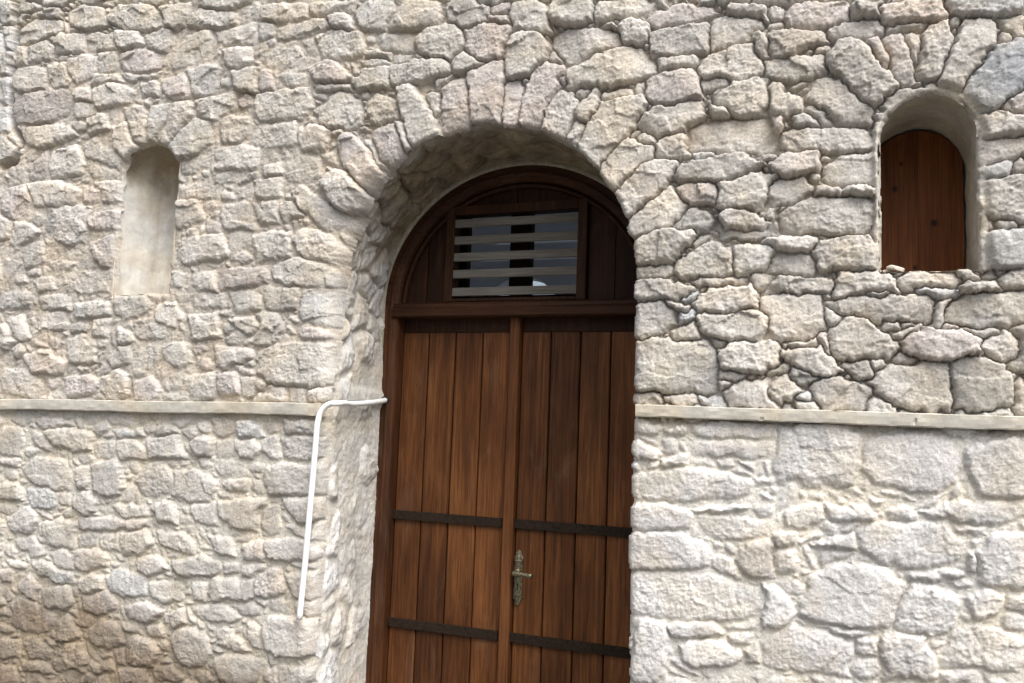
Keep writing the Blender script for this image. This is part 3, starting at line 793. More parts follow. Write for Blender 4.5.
R -132,1307 -71,1307 -75,1280 -115,1272
R 71,1067 123,1069 119,1023 74,1022
R -147,1259 -71,1261 -63,1218 -122,1196
R 285,1351 359,1361 358,1339 291,1334
R -34,1091 84,1082 115,1072 68,1061 -19,1081
R 319,1295 340,1281 339,1248 322,1250
R 258,1004 351,1024 345,990 258,977
R 49,1420 99,1419 95,1405
R 99,1407 140,1405 131,1391
R 188,1227 263,1244 292,1249 314,1236 248,1220 195,1211"""

wall = empty('stone_wall', (-.995, 0, 0), 'pale rubble stone wall with a round-arched doorway and two arched niches', 'wall')

fx = np.concatenate([np.arange(-4.6, -3.9, .014), np.arange(-3.9, -3.22, .006), np.arange(-3.22, -1.7, .0038), np.arange(-1.7, .50, .0029), np.arange(.50, 1.25, .006), np.arange(1.25, 1.9, .014)])
fz = np.concatenate([np.arange(0.0, .52, .007), np.arange(.52, 3.27, .0029), np.arange(3.27, 3.6, .006), np.arange(3.6, 4.4, .014)])
def spaced(a):
    out = [a[0]]
    for v in a[1:]:
        if v - out[-1] > .002: out.append(v)
    return np.array(out)


fx, fz = spaced(fx), spaced(fz)
NX, NZ = len(fx), len(fz)
X, Z = np.meshgrid(fx.astype(np.float32), fz.astype(np.float32))
w1, w2 = fbm(X, Z, 15, 4, 1, .6), fbm(X, Z, 15, 4, 11, .6)
w3, w4 = fbm(X, Z, 48, 3, 3, .6), fbm(X, Z, 48, 3, 13, .6)
XW = X + .009 * w1 + .0045 * w3; ZW = Z + .009 * w2 + .0045 * w4
D1 = np.full(X.shape, -.2, np.float32); D2 = np.full(X.shape, -.2, np.float32)
ID = np.zeros(X.shape, np.int32)
stones = [dict(c=(0, 0), r=.1, k='-')]


def hull(p):
    p = sorted(set(p))
    def half(q):
        h = []
        for a in q:
            while len(h) > 1 and (h[-1][0] - h[-2][0]) * (a[1] - h[-2][1]) - (h[-1][1] - h[-2][1]) * (a[0] - h[-2][0]) <= 0: h.pop()
            h.append(a)
        return h
    lo, hi = half(p), half(p[::-1])
    return lo[:-1] + hi[:-1]                      # counter-clockwise


def put(poly, kind, soft=.0022, grow=.0060, chip=False):
    poly = hull(poly)
    if len(poly) < 3: return
    P = np.array(poly); lo, hi = P.min(0) - .05, P.max(0) + .05
    if chip: lo, hi = P.min(0) - .02, P.max(0) + .02
    i0, i1 = np.searchsorted(fz, [lo[1], hi[1]]); j0, j1 = np.searchsorted(fx, [lo[0], hi[0]])
    if i1 - i0 < 2 or j1 - j0 < 2: return
    xs, zs = XW[i0:i1, j0:j1], ZW[i0:i1, j0:j1]
    acc = 0
    for a, b in zip(P, np.roll(P, -1, 0)):
        e = b - a; l = math.hypot(*e)
        if l < 1e-4: continue
        nx, nz = -e[1] / l, e[0] / l
        d = (xs - a[0]) * nx + (zs - a[1]) * nz
        acc = acc + np.exp(np.clip(-d / soft, -60, 60))
    d = (-soft * np.log(acc + 1e-30) + grow).astype(np.float32)
    sid = len(stones)
    stones.append(dict(c=tuple(P.mean(0)), r=float(np.sqrt(np.prod(np.maximum(P.max(0) - P.min(0), .01))) / 2), k=kind, chip=chip))
    a1, a2, ai = D1[i0:i1, j0:j1], D2[i0:i1, j0:j1], ID[i0:i1, j0:j1]
    up = d > a1
    a2[:] = np.where(up, a1, np.maximum(a2, d))
    ai[up] = sid; a1[up] = d[up]


DXC, DR, DZ = -.995, .505, 1.98                       # doorway: centre, radius, springing


def reach(p):
    x, z = p
    if z < DZ: d = abs(x - DXC) - DR; n = (math.copysign(1, x - DXC), 0)
    else:
        h = math.hypot(x - DXC, z - DZ); d = h - DR; n = ((x - DXC) / h, (z - DZ) / h)
    if -.03 < d < .05: return (x - n[0] * .04, z - n[1] * .04)
    return p


for ln in STONES.strip().splitlines():
    f = ln.split()
    put([reach(tuple(int(v) / 1000 for v in q.split(','))) for q in f[1:]], f[0], grow=.0045 if f[0] in ('L', 'R', 'LB') else .0085)

# more of the same masonry beyond the frame, laid in rough courses
z = 0.0
while z < 4.4:
    hgt = random.uniform(.09, .17)
    x = -4.7 + random.uniform(-.1, .1)
    while x < 2.0:
        wd = random.choice((.10, .14, .17, .2, .25)) * random.uniform(.8, 1.2)
        dz_ = .03 * math.sin(x * 3.1 + z * 5) + random.uniform(-.025, .025)
        c0, c1 = x + wd / 2, z + hgt / 2
        j = min(max(np.searchsorted(fx, c0), 1), NX - 1); i = min(max(np.searchsorted(fz, c1), 1), NZ - 1)
        if D1[i, j] < -.045:
            a = lambda s: random.uniform(-s, s)
            kd = ('L' if x < -1 else 'R') if c1 < 1.57 else '-'
            zc_ = z + dz_; hh_ = hgt * random.uniform(.72, 1.08)
            put([(x + .012 + a(.03), zc_ + a(.025)), (x + wd / 2 + a(.05), zc_ - .012 + a(.02)), (x + wd - .012 + a(.03), zc_ + a(.028)), (x + wd + a(.012), zc_ + hh_ / 2),
                 (x + wd - .02 + a(.03), zc_ + hh_ - .012 + a(.028)), (x + wd / 3 + a(.05), zc_ + hh_ + a(.018)), (x + .012 + a(.03), zc_ + hh_ - .02 + a(.025))], kd)
        x += wd
    z += hgt

# openings: signed distance, positive in the wall
NXC, NR, NZS, NZB = .248, .112, 2.335, 1.983          # right niche
LX0, LX1, LZB, LZT = -2.446, -2.192, 1.98, 2.54       # left niche


def rnd_door(x, z):
    """how far the arris of the doorway is rounded: widest on the rubble left haunch"""
    l = np.clip((DXC - .22 - x) / .16, 0, 1)
    s = np.clip((z - 1.68) / .25, 0, 1) * np.clip((2.46 - z) / .2, 0, 1)
    return .012 + .006 * (z < 1.9) + .020 * l + .05 * l * s


def sd_door(x, z): return np.where(z < DZ, np.abs(x - DXC) - DR, np.hypot(x - DXC, z - DZ) - DR)
def sd_nr(x, z):
    d = np.where(z < NZS, np.abs(x - NXC) - NR, np.hypot(x - NXC, z - NZS) - NR)
    return np.maximum(d, NZB - z)
def sd_nl(x, z):
    c = (LX0 + LX1) / 2; a = (LX1 - LX0) / 2; zs = LZT - a * .8
    d = np.where(z < zs, np.abs(x - c) - a, np.hypot(x - c, (z - zs) / .8) - a)
    return np.maximum(d, LZB - z)


SD = np.minimum(np.minimum(sd_door(X, Z), sd_nr(X, Z)), sd_nl(X, Z))

# chips and small packing stones in what is left between the big ones
for rmin, rmax, tries in ((.022, .05, 5000), (.011, .026, 12000), (.0055, .013, 21000), (.0032, .006, 27000)):
    cand = np.argwhere((D1 < -rmin) & (SD > .004) & (X > -3.9) & (X < 1.25) & (Z > .02) & (Z < 3.6))
    if len(cand) == 0: continue
    pick = cand[rng.permutation(len(cand))[:tries]]
    for i, j in pick:
        d = -D1[i, j]
        if d < rmin: continue
        px, pz = float(XW[i, j]), float(ZW[i, j])
        r = min(d * 1.25, rmax) * random.uniform(.85, 1.1)
        asp = random.uniform(1.1, 2.4); ang = random.gauss(0, .28)
        if rmin < .012:
            gz0 = D1[min(i + 2, NZ - 1), j] - D1[max(i - 2, 0), j]; gx0 = D1[i, min(j + 2, NX - 1)] - D1[i, max(j - 2, 0)]
            gx0 /= fx[min(j + 2, NX - 1)] - fx[max(j - 2, 0)]; gz0 /= fz[min(i + 2, NZ - 1)] - fz[max(i - 2, 0)]
            if math.hypot(gx0, gz0) > .45: ang = math.atan2(gz0, gx0) + math.pi / 2 + random.gauss(0, .2); asp = random.uniform(1.6, 4.2)
        n = random.choice((4, 5, 5, 6)); ph = random.uniform(0, 6.28)
        pl = []
        for q in range(n):
            t = ph + 6.283 * (q + random.uniform(-.25, .25)) / n
            u, v = r * asp * math.cos(t), r * .95 * math.sin(t)
            pl.append((px + u * math.cos(ang) - v * math.sin(ang), pz + u * math.sin(ang) + v * math.cos(ang)))
        kd = ('L' if px < -1 else 'R') if pz < 1.57 else '-'
        put(pl, kd, soft=.003, grow=.001, chip=True)

ns = len(stones)
sc = np.array([s['c'] for s in stones], np.float32); sr = np.array([s['r'] for s in stones], np.float32)
chip = np.array([bool(s.get('chip')) for s in stones]); kind = np.array([s['k'] for s in stones])
low_ = np.isin(kind, ['L', 'R', 'LB'])
ssm = 1 / (1 + np.exp((sc[:, 0] + 1.35) / .22))                     # 1 at the left (smeared with mud mortar), 0 at the right
H = np.where(low_, rng.normal(.011, .004, ns), rng.normal(.015, .008, ns) * (1 - .45 * ssm))
H = np.where(chip, H * .6 - .0015 * (~low_) - .003, H)
H = np.where(np.isin(kind, ['V', 'W']), H + .008, H).astype(np.float32)

U = (X - sc[ID, 0]); V = (Z - sc[ID, 1])
E = np.minimum(D1, (D1 - D2) * .5 - .0016)
LOWB = 1 / (1 + np.exp(-(1.585 - Z) / .006))                        # 1 below the ledge
SM = 1 / (1 + np.exp((X + 1.25 + .25 * fbm(X, Z, 1.5, 2, 40)) / .16))
TOPL = np.clip((Z - 2.75) / .25, 0, 1) * np.clip((-2.2 - X) / .3, 0, 1) + np.clip((Z - 2.8) / .2, 0, 1) * .5
SM = np.clip(SM * (1 - .55 * TOPL), 0, 1) * (1 - LOWB)
nA, nB, nC = fbm(X, Z, 9, 4, 20, .55), fbm(X, Z, 38, 4, 30, .6), fbm(X, Z, 3, 3, 50)
rid = 1 - np.abs(gn(X * 21 + w1, Z * 21 + w2, 60)) * 2

base = H[ID].astype(np.float32)
tilt = rng.normal(0, .045, (ns, 2)).astype(np.float32)
hs_ = base + np.clip(tilt[ID, 0] * U + tilt[ID, 1] * V, -.014, .014)
# chiselled facets
for k in range(5):
    ph = rng.uniform(0, 2 * np.pi, ns).astype(np.float32); of = (sr * rng.uniform(.15, .95, ns)).astype(np.float32); sl = rng.uniform(.04, .32, ns) * np.where(low_, .55, 1) * (1 - .4 * ssm).astype(np.float32)
    cut = base + .003 - sl[ID] * (U * np.cos(ph)[ID] + V * np.sin(ph)[ID] - of[ID])
    cut = cut + .0025 * w3 * sl[ID]
    dlt = np.clip((hs_ - cut) / .0012, -40, 40)
    hs_ = hs_ - .0012 * np.log1p(np.exp(dlt)) * np.where(chip[ID], .5, 1)
# fractured faces: small tilted planes
def fract(cell, seed, amp):
    gx_, gz_ = XW / cell, ZW / cell
    bx, bz_ = np.floor(gx_).astype(np.int64), np.floor(gz_).astype(np.int64)
    best = np.full(X.shape, 9.0, np.float32); out = np.zeros(X.shape, np.float32)
    for a in (-1, 0, 1):
        for c in (-1, 0, 1):
            h_ = _perm[(_perm[(bx + a + seed) & 511] + bz_ + c + ID * 5) & 511]
            ux_ = gx_ - (bx + a + .1 + .8 * (h_ / 512.)); uz_ = gz_ - (bz_ + c + .1 + .8 * ((h_ * 37 & 511) / 512.))
            d = ux_ * ux_ + uz_ * uz_ * 1.5
            pl_ = (_gx[h_] * ux_ + _gz[h_] * uz_ + .5 * _gx[(h_ * 7) & 511])
            up = d < best
            best = np.where(up, d, best); out = np.where(up, pl_, out)
    return (out * cell * amp).astype(np.float32)


fr_ = (fract(.085, 3, .060) + fract(.034, 11, .045)) * (1 - .6 * LOWB)
nD = fbm(X, Z, 120, 2, 35, .6)
rr = np.where(chip[ID], .0018, .0017 + .0040 * np.clip(fbm(X, Z, 8, 2, 90) + .15, 0, 1)) + .0012 * SM + .0012 * LOWB
edge = 1 - np.exp(-np.maximum(E, 0) / rr)
ml = -.0185 + .009 * nC + .005 * nB + .002 * nD - .018 * np.clip(fbm(X, Z, 6, 2, 70) * 2.2 - .05, 0, 1)
ml_sm = -.0042 + .006 * nA + .0045 * nB + .0015 * nD + .009 * nC
ml_lo = -.0035 + .005 * nC + .003 * nA + .0016 * nB + .0006 * nD
ML = (ml * (1 - SM) + ml_sm * SM) * (1 - LOWB) + ml_lo * LOWB
floor_ = np.maximum(np.minimum(ML, hs_) - .016, hs_ - .018)
ra, rb_ = rng.uniform(.45, 1.25, ns).astype(np.float32), rng.uniform(.5, 1.6, ns).astype(np.float32)
bil = np.abs(gn(X * 62 + 2 * w1, Z * 62 + 2 * w2, 66)) + .6 * np.abs(gn(X * 118, Z * 118, 67))
hst = floor_ + (hs_ + fr_ * np.where(chip[ID], .5, 1) + .0032 * nA * ra[ID] + (.0023 * nB + .0017 * nD - .0019 * (bil - .35) * (1 - .45 * LOWB)) * rb_[ID] + .002 * (rid - .6) - floor_) * edge
hst = np.where(E < 0, floor_ + E * 6, hst)
k_ = .0022 + .0015 * LOWB
mxh = np.maximum(hst, ML)
HH = mxh + k_ * np.log(np.exp((hst - mxh) / k_) + np.exp((ML - mxh) / k_))
isM = 1 / (1 + np.exp(-(ML - hst + .001) / .0018))                   # share of mortar

# plaster lip round the niches
lip = np.exp(-np.clip(np.abs(sd_nr(X, Z) - .009 - .004 * nA) / (.011 + .006 * (X > .25)), 0, 9) ** 2 * 2) * (Z > NZB - .004) * (sd_nr(X, Z) > -.02)
HH = HH * (1 - lip) + (.004 + .005 * nB + .004 * nA) * lip
isM = np.maximum(isM, lip)
# open crack beside the grey stones at the far left
CR = [(-3.084, 3.30), (-3.084, 3.21), (-3.092, 3.155), (-3.085, 3.014), (-3.085, 2.891), (-3.067, 2.718), (-3.024, 2.647), (-2.99, 2.603), (-3.019, 2.532), (-3.09, 2.521)]
cd = np.full(X.shape, 9.0, np.float32)
s0 = X < -2.7
for (ax_, az_), (bx_, bz2) in zip(CR[:-1], CR[1:]):
    ex, ez = bx_ - ax_, bz2 - az_; l2 = ex * ex + ez * ez
    t = np.clip(((XW[s0] - ax_) * ex + (ZW[s0] - az_) * ez) / l2, 0, 1)
    cd[s0] = np.minimum(cd[s0], np.hypot(XW[s0] - ax_ - t * ex, ZW[s0] - az_ - t * ez))
HH = HH - .075 * np.clip(1.25 - cd / (.013 + .008 * np.exp(-((Z - 2.5) / .05) ** 2)), 0, 1)

# opening edges: each stone stands forward a little differently, joints fall back
soff = rng.uniform(-.007, .009, ns).astype(np.float32)
jo = .010 * (1 - np.clip(E / .014, 0, 1)) * (1 - isM)
lf = np.clip((DXC - .25 - X) / .2, 0, 1)
dd = sd_door(X, Z) + soff[ID] * .6 * np.clip(E / .012, 0, 1) * (1 - lf * (Z < 2.15)) + .003 * nA - jo * .45 + .010 * np.clip((X + .7) / .1, 0, 1)
lf = np.clip((DXC - .25 - X) / .2, 0, 1)                              # left side of the doorway: softer, plastered arris
RD = rnd_door(X, Z)
dn = sd_nr(X, Z) + .002 * nA; RN = .012
dl = sd_nl(X, Z) + .005 * nA + .002 * nB + soff[ID] * .3 * np.clip(E / .012, 0, 1); RL = .016
for d, Rr in ((dd, RD), (dn, RN), (dl, RL)):
    q = np.clip(Rr - np.maximum(d, 0), 0, None)
    HH = HH - (Rr - np.sqrt(np.maximum(Rr * Rr - q * q, 0)))
HOLE = np.minimum(np.minimum(dd, dn), dl)

# --- colours (albedo) per stone and for the mortar
tone = rng.normal(1, .055, ns)
tint = np.zeros((ns, 3), np.float32)
pal = np.array([(.50, .475, .44), (.51, .48, .44), (.485, .46, .43), (.52, .49, .455), (.475, .45, .415)])
tint[:] = pal[rng.integers(0, len(pal), ns)]
pink = rng.random(ns) < .16; tint[pink] = (.49, .45, .425)
gry = rng.random(ns) < .08; tint[gry] = (.46, .445, .42)
isR = kind == 'R'; tint[isR] = tint[isR] * .3 + np.array((.64, .63, .62)) * .7
isL = kind == 'L'; tint[isL] = tint[isL] * .6 + np.array((.47, .455, .435)) * .4
tint[kind == 'LB'] = (.47, .468, .46); tint[kind == 'B'] = (.445, .458, .475)
tint[kind == 'G'] = (.48, .475, .465)
tint[chip & ~low_] *= rng.uniform(.86, 1.06, (int((chip & ~low_).sum()), 1))
tint *= tone[:, None]
TC = tint[ID]
mort_hi = np.array((.47, .43, .38)); mort_lo = np.array((.57, .54, .48)); mort_r = np.array((.68, .66, .61))
rgt = (X > -1)[..., None]
MC = mort_hi * (1 - LOWB[..., None]) + np.where(rgt, mort_r, mort_lo) * LOWB[..., None]
MC = MC * (1 + .10 * nC[..., None])
MC = np.where(lip[..., None] > .4, np.array((.52, .49, .44)), MC)
COL = TC * (1 - isM[..., None]) + MC * isM[..., None]
# dirt splashed up from the ground: lower left, and a thin band lower right
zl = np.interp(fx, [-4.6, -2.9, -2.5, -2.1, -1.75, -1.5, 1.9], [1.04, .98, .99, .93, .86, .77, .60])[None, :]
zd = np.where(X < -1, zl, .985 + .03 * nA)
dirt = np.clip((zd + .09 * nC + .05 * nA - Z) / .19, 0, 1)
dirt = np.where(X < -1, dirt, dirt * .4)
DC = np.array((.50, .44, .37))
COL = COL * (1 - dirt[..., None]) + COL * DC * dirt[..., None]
# faint vertical weather stains
st = np.clip(fbm(X * 1.0, Z * .16, 7, 3, 80) - .12, 0, 1) * .35
COL = COL * (1 - st[..., None] * np.array((.35, .42, .5)))

# --- split into meshes
vcat = np.zeros(ns, np.int8)
vcat[(kind == 'V') & (sc[:, 0] > -1.9)] = 2
vcat[(kind == 'V') & (sc[:, 0] <= -1.9)] = 3
vcat[(kind == 'W')] = 4
VC = vcat[ID]; VC[(VC > 0) & (E < -.004)] = 0
VC[(VC == 0) & (Z < 1.585)] = 1
verts = np.stack([X, -HH, Z], -1).reshape(-1, 3)
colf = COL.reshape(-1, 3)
Q = grid_quads(NZ, NX)
ok = (HOLE.ravel()[Q] > 0).any(1)
Q = Q[ok]
fc = VC.ravel()[Q[:, 0]]
# keep the voussoir parts in one piece: only faces whose four corners agree
same = (VC.ravel()[Q] == fc[:, None]).all(1)
fc = np.where(same, fc, np.where(verts[Q[:, 0], 2] < 1.585, 1, 0))
for cidx, nm, lab in ((0, 'upper_masonry', 'rough rubble with narrow dark joints above the ledge'), (1, 'lower_masonry', 'paler rubble pointed flush with mortar below the ledge'),
                      (2, 'door_arch', 'wedge-shaped stones arched over the doorway'), (3, 'niche_arch', 'small arch stones over the shallow plastered niche'), (4, 'niche_arch', 'splayed arch stones over the deep niche with the board')):
    q = Q[fc == cidx]
    u, inv = np.unique(q, return_inverse=True)
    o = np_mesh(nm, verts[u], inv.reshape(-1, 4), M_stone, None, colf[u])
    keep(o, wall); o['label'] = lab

# solid core behind the face
k = MB()
Y0, Y1 = .085, .66
k.box(-4.6, -2.52, Y0, Y1, 0, 4.4).box(-2.12, -1.56, Y0, Y1, 0, 4.4).box(-.43, .09, Y0, Y1, 0, 4.4).box(.41, 1.9, Y0, Y1, 0, 4.4)
k.box(-2.52, -2.12, Y0, Y1, 0, 1.94).box(-2.52, -2.12, Y0, Y1, 2.60, 4.4).box(-2.52, -2.12, .26, Y1, 1.94, 2.60)
k.box(-1.56, -.43, Y0, Y1, 2.55, 4.4)
k.box(.09, .41, Y0, Y1, 0, 1.94).box(.09, .41, Y0, Y1, 2.49, 4.4).box(.09, .41, .36, Y1, 1.94, 2.49)
keep(k.build('wall_core', M_room), wall)

# --- reveal of the doorway (jambs and soffit)
def outline(off, n_arc=260, dz=.0045):
    zz = np.arange(0, DZ - .003, dz); r = DR + off
    a = np.linspace(math.pi, 0, n_arc)
    px = np.concatenate([np.full(len(zz), DXC - r), DXC + r * np.cos(a), np.full(len(zz), DXC + r)])
    pz = np.concatenate([zz, DZ + r * np.sin(a), zz[::-1]])
    nx = np.concatenate([np.full(len(zz), -1.0), np.cos(a), np.full(len(zz), 1.0)])
    nz = np.concatenate([np.zeros(len(zz)), np.sin(a), np.zeros(len(zz))])
    return px, pz, nx, nz

px, pz, nx, nz = outline(0)
s_ = np.concatenate([[0], np.cumsum(np.hypot(np.diff(px), np.diff(pz)))])
yt = np.concatenate([np.linspace(.0, .42, 110)])
SS, YY = np.meshgrid(s_, yt)
s_arc0, s_arc1 = DZ, DZ + math.pi * DR
arc = np.clip((SS - s_arc0 + .15) / .35, 0, 1) * np.clip((s_arc1 + .15 - SS) / .35, 0, 1)
# stones showing through the plaster: jittered cells
cs = np.argwhere(np.ones((60, 4)))
cp = np.stack([(cs[:, 0] + rng.uniform(.1, .9, len(cs))) * .105 - .05, (cs[:, 1] + rng.uniform(.1, .9, len(cs))) * .135 - .03], 1)
f1 = np.full(SS.shape, 9.0); f2 = np.full(SS.shape, 9.0); ci = np.zeros(SS.shape, int)
sw, yw = SS + .03 * fbm(SS, YY, 9, 2, 5), YY + .03 * fbm(SS, YY, 9, 2, 6)
for n_, (a, b) in enumerate(cp):
    d = np.hypot((sw - a), (yw - b) * .85)
    up = d < f1
    f2 = np.where(up, f1, np.minimum(f2, d)); ci = np.where(up, n_, ci); f1 = np.where(up, d, f1)
ee = np.clip((f2 - f1) * .5 - .006, -.01, 1)
chh = rng.normal(.009, .007, len(cp))
hs2 = (chh[ci]) * (1 - np.exp(-np.maximum(ee, 0) / .012)) + .009 * fbm(SS, YY, 9, 4, 7) + .006 * fbm(SS, YY, 40, 3, 8) - .02 * (ee < 0)
pl = .0050 + .006 * fbm(SS, YY, 6, 3, 9) + .003 * fbm(SS, YY, 45, 3, 10) + .008 * arc * fbm(SS, YY, 15, 3, 15)
hau = np.clip((SS - 1.75) / .2, 0, 1) * np.clip((2.75 - SS) / .3, 0, 1)
pl = pl - .012 * hau - .004 * arc
pl += .012 * np.exp(-((SS - 1.635) / .030) ** 4) * (YY > .02)            # stump of the ledge running into the jamb
pl += .010 * np.clip((YY - .30) / .1, 0, 1)                             # plaster made good against the frame
mm = np.maximum(hs2, pl)
hh = mm + .003 * np.log(np.exp((hs2 - mm) / .003) + np.exp((pl - mm) / .003))
pm = 1 / (1 + np.exp(-(pl - hs2) / .002))
rdr = rnd_door(px, pz)[None]
Yp = rdr * .72 + YY * (1 - rdr * .72 / .42)
ff = np.clip((YY - .004) / .03, 0, 1)
off = .010 * (1 - ff) + (.008 + .024 * np.clip((YY - .03) / .3, 0, 1) - hh) * ff - .024 * np.clip(nz, 0, 1)[None] ** 2 * np.clip(YY / .38, 0, 1)
vv = np.stack([px[None] + nx[None] * off, Yp, pz[None] + nz[None] * off], -1).reshape(-1, 3)
ct = (np.array([(.66, .655, .65), (.61, .595, .57), (.67, .665, .66), (.58, .56, .53)])[rng.integers(0, 4, len(cp))])[ci]
cm = np.full(SS.shape + (3,), (.60, .585, .55))
col = ct * (1 - pm[..., None]) + cm * pm[..., None]
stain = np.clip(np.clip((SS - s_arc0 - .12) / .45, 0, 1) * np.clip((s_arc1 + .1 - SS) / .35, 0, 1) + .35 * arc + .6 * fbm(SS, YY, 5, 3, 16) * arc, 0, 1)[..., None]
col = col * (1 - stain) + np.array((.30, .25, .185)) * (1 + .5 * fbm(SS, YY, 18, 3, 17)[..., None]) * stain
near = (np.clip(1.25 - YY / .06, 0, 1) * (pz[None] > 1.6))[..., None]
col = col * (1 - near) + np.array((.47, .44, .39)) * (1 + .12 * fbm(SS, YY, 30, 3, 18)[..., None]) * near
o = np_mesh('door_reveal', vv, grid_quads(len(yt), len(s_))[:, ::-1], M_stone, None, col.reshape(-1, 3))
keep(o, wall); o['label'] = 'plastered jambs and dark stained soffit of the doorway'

# --- plastered linings of the two niches
th = np.linspace(0, math.pi, 90); zz = np.linspace(LZB - .04, LZT + .028, 230)
TH, ZZ = np.meshgrid(th, zz)
cxl, al = (LX0 + LX1) / 2, (LX1 - LX0) / 2 + .008
shr = np.sqrt(np.clip(1 - np.clip((ZZ - (LZT - .10)) / .128, 0, 1) ** 2, .0, 1))
nz1 = fbm(TH, ZZ * 3, 3, 4, 21)
al2 = (al + .006 * nz1) * np.where(ZZ > LZT - .10, .03 + .97 * shr, 1)
bl2 = (.235 + .010 * nz1) * np.where(ZZ > LZT - .10, .3 + .7 * shr, 1)
sup = np.abs(np.cos(TH)) ** .95 * np.sign(np.cos(TH)); sus = np.sin(TH) ** .95
vx = cxl - al2 * sup; vy = .004 + bl2 * sus
streak = fbm(TH * 2.2, ZZ * .5, 3.2, 3, 23)[..., None]
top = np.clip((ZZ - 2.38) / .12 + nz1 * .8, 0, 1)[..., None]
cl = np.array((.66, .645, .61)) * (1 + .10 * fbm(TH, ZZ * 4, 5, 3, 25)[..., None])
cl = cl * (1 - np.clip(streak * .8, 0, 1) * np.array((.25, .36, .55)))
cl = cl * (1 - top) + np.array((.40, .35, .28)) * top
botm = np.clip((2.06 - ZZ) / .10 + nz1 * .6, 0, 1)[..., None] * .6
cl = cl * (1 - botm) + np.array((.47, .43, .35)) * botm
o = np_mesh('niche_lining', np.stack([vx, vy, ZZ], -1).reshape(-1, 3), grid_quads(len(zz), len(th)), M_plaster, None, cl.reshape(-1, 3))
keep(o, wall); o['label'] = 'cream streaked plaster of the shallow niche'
xg, yg = np.meshgrid(np.linspace(LX0 - .004, LX1 + .004, 60), np.linspace(.012, .22, 56))
zg = LZB - .004 + .006 * fbm(xg, yg, 14, 3, 27) + .02 * np.clip(yg / .2, 0, 1)
cg = np.full(xg.shape + (3,), (.43, .395, .335)) * (1 + .15 * fbm(xg, yg, 20, 3, 28)[..., None])
o = np_mesh('niche_sill', np.stack([xg, yg, zg], -1).reshape(-1, 3), grid_quads(56, 60), M_plaster, None, cg.reshape(-1, 3)); keep(o, wall)

za = np.concatenate([np.linspace(NZB - .01, NZS, 110), ])
aa = np.linspace(math.pi, 0, 90)
lx = np.concatenate([np.full(len(za), NXC - NR), NXC + NR * np.cos(aa), np.full(len(za), NXC + NR)])
lz = np.concatenate([za, NZS + NR * np.sin(aa), za[::-1]])
ux = np.concatenate([np.full(len(za), -1.0), np.cos(aa), np.full(len(za), 1.0)]); uz = np.concatenate([np.zeros(len(za)), np.sin(aa), np.zeros(len(za))])
yn = np.linspace(.0, .33, 70)
PI_, YN = np.meshgrid(np.arange(len(lx)) * .005, yn)
dsp = -.004 + .006 * fbm(PI_, YN, 7, 3, 31) + .0025 * fbm(PI_, YN, 40, 3, 32) + .006 * np.exp(-YN / .02) * fbm(PI_, YN, 25, 2, 33) - .012 * (YN / .33)
vv = np.stack([lx[None] - ux[None] * dsp, YN, lz[None] - uz[None] * dsp], -1).reshape(-1, 3)
cc = np.full(YN.shape + (3,), (.50, .47, .42)) * (1 + .16 * fbm(PI_, YN, 6, 4, 34)[..., None])
o = np_mesh('niche_lining', vv, grid_quads(len(yn), len(lx))[:, ::-1], M_plaster, None, cc.reshape(-1, 3)); keep(o, wall)
o['label'] = 'grey plaster tunnel of the deep niche'
xg, yg = np.meshgrid(np.linspace(NXC - NR - .02, NXC + NR + .02, 60), np.linspace(.0, .34, 70))
zg = NZB - .002 + .006 * fbm(xg, yg, 14, 3, 37) + .003 * fbm(xg, yg, 50, 2, 38)
cg = np.full(xg.shape + (3,), (.46, .42, .36)) * (1 + .15 * fbm(xg, yg, 20, 3, 39)[..., None])
o = np_mesh('niche_sill', np.stack([xg, yg, zg], -1).reshape(-1, 3), grid_quads(70, 60), M_plaster, None, cg.reshape(-1, 3)); keep(o, wall)

# --- the ledge: a mortar strip in two lengths
def ledge(x0, x1, zt0, zt1, thick, lab):
    n = int((x1 - x0) / .005); xs = np.linspace(x0, x1, n)
    prof = [(.02, 1.0), (-.010, 1.0), (-.024, 1.0), (-.0265, .98), (-.0275, .93), (-.0275, .66), (-.027, .36), (-.026, .10), (-.0245, .03), (-.022, 0.0), (-.010, -.005), (.02, -.02)]
    P, XX = np.meshgrid(np.arange(len(prof)), xs)
    y = np.array([p[0] for p in prof])[P]; f = np.array([p[1] for p in prof])[P]
    zt = np.interp(XX, [x0, x1], [zt0, zt1]) + .003 * fbm(XX, P * 0.0, 2.5, 3, 41) + .0012 * fbm(XX, P * .6, 30, 2, 45)
    tk = thick * (1 + .10 * fbm(XX, P * 0.0, 3, 2, 42))
    zz_ = zt - tk * (1 - f)
    y = y - .002 * fbm(XX, P * .5, 16, 3, 43) - .004 * fbm(XX, P * 0., 4, 2, 44)
    chipn = np.clip(fbm(XX, P * .8, 22, 3, 46) - .66, 0, 1) * .05
    y = y + chipn
    # square off the two ends
    v = np.stack([XX, y, zz_], -1)
    v[0, :, 1] = .02; v[-1, :, 1] = .02
    v = np.concatenate([v[:1], v[1:2] * [1, 1, 1], v[1:-1], v[-2:-1], v[-1:]], 0)
    v[1, :, 0] = x0; v[-2, :, 0] = x1
    c = np.full(v.shape[:2] + (3,), (.50, .475, .42)) * (1 + .13 * fbm(v[..., 0], v[..., 2], 12, 4, 47)[..., None])
    o = np_mesh('ledge', v.reshape(-1, 3), grid_quads(v.shape[0], v.shape[1])[:, ::-1], M_plaster, None, c.reshape(-1, 3), False)
    keep(o, wall); o['label'] = lab


ledge(-4.6, -1.508, 1.563, 1.605, .040, 'narrow mortar ledge beside the pipe')
ledge(-.490, 1.9, 1.627, 1.612, .034, 'narrow mortar ledge under the deep niche')

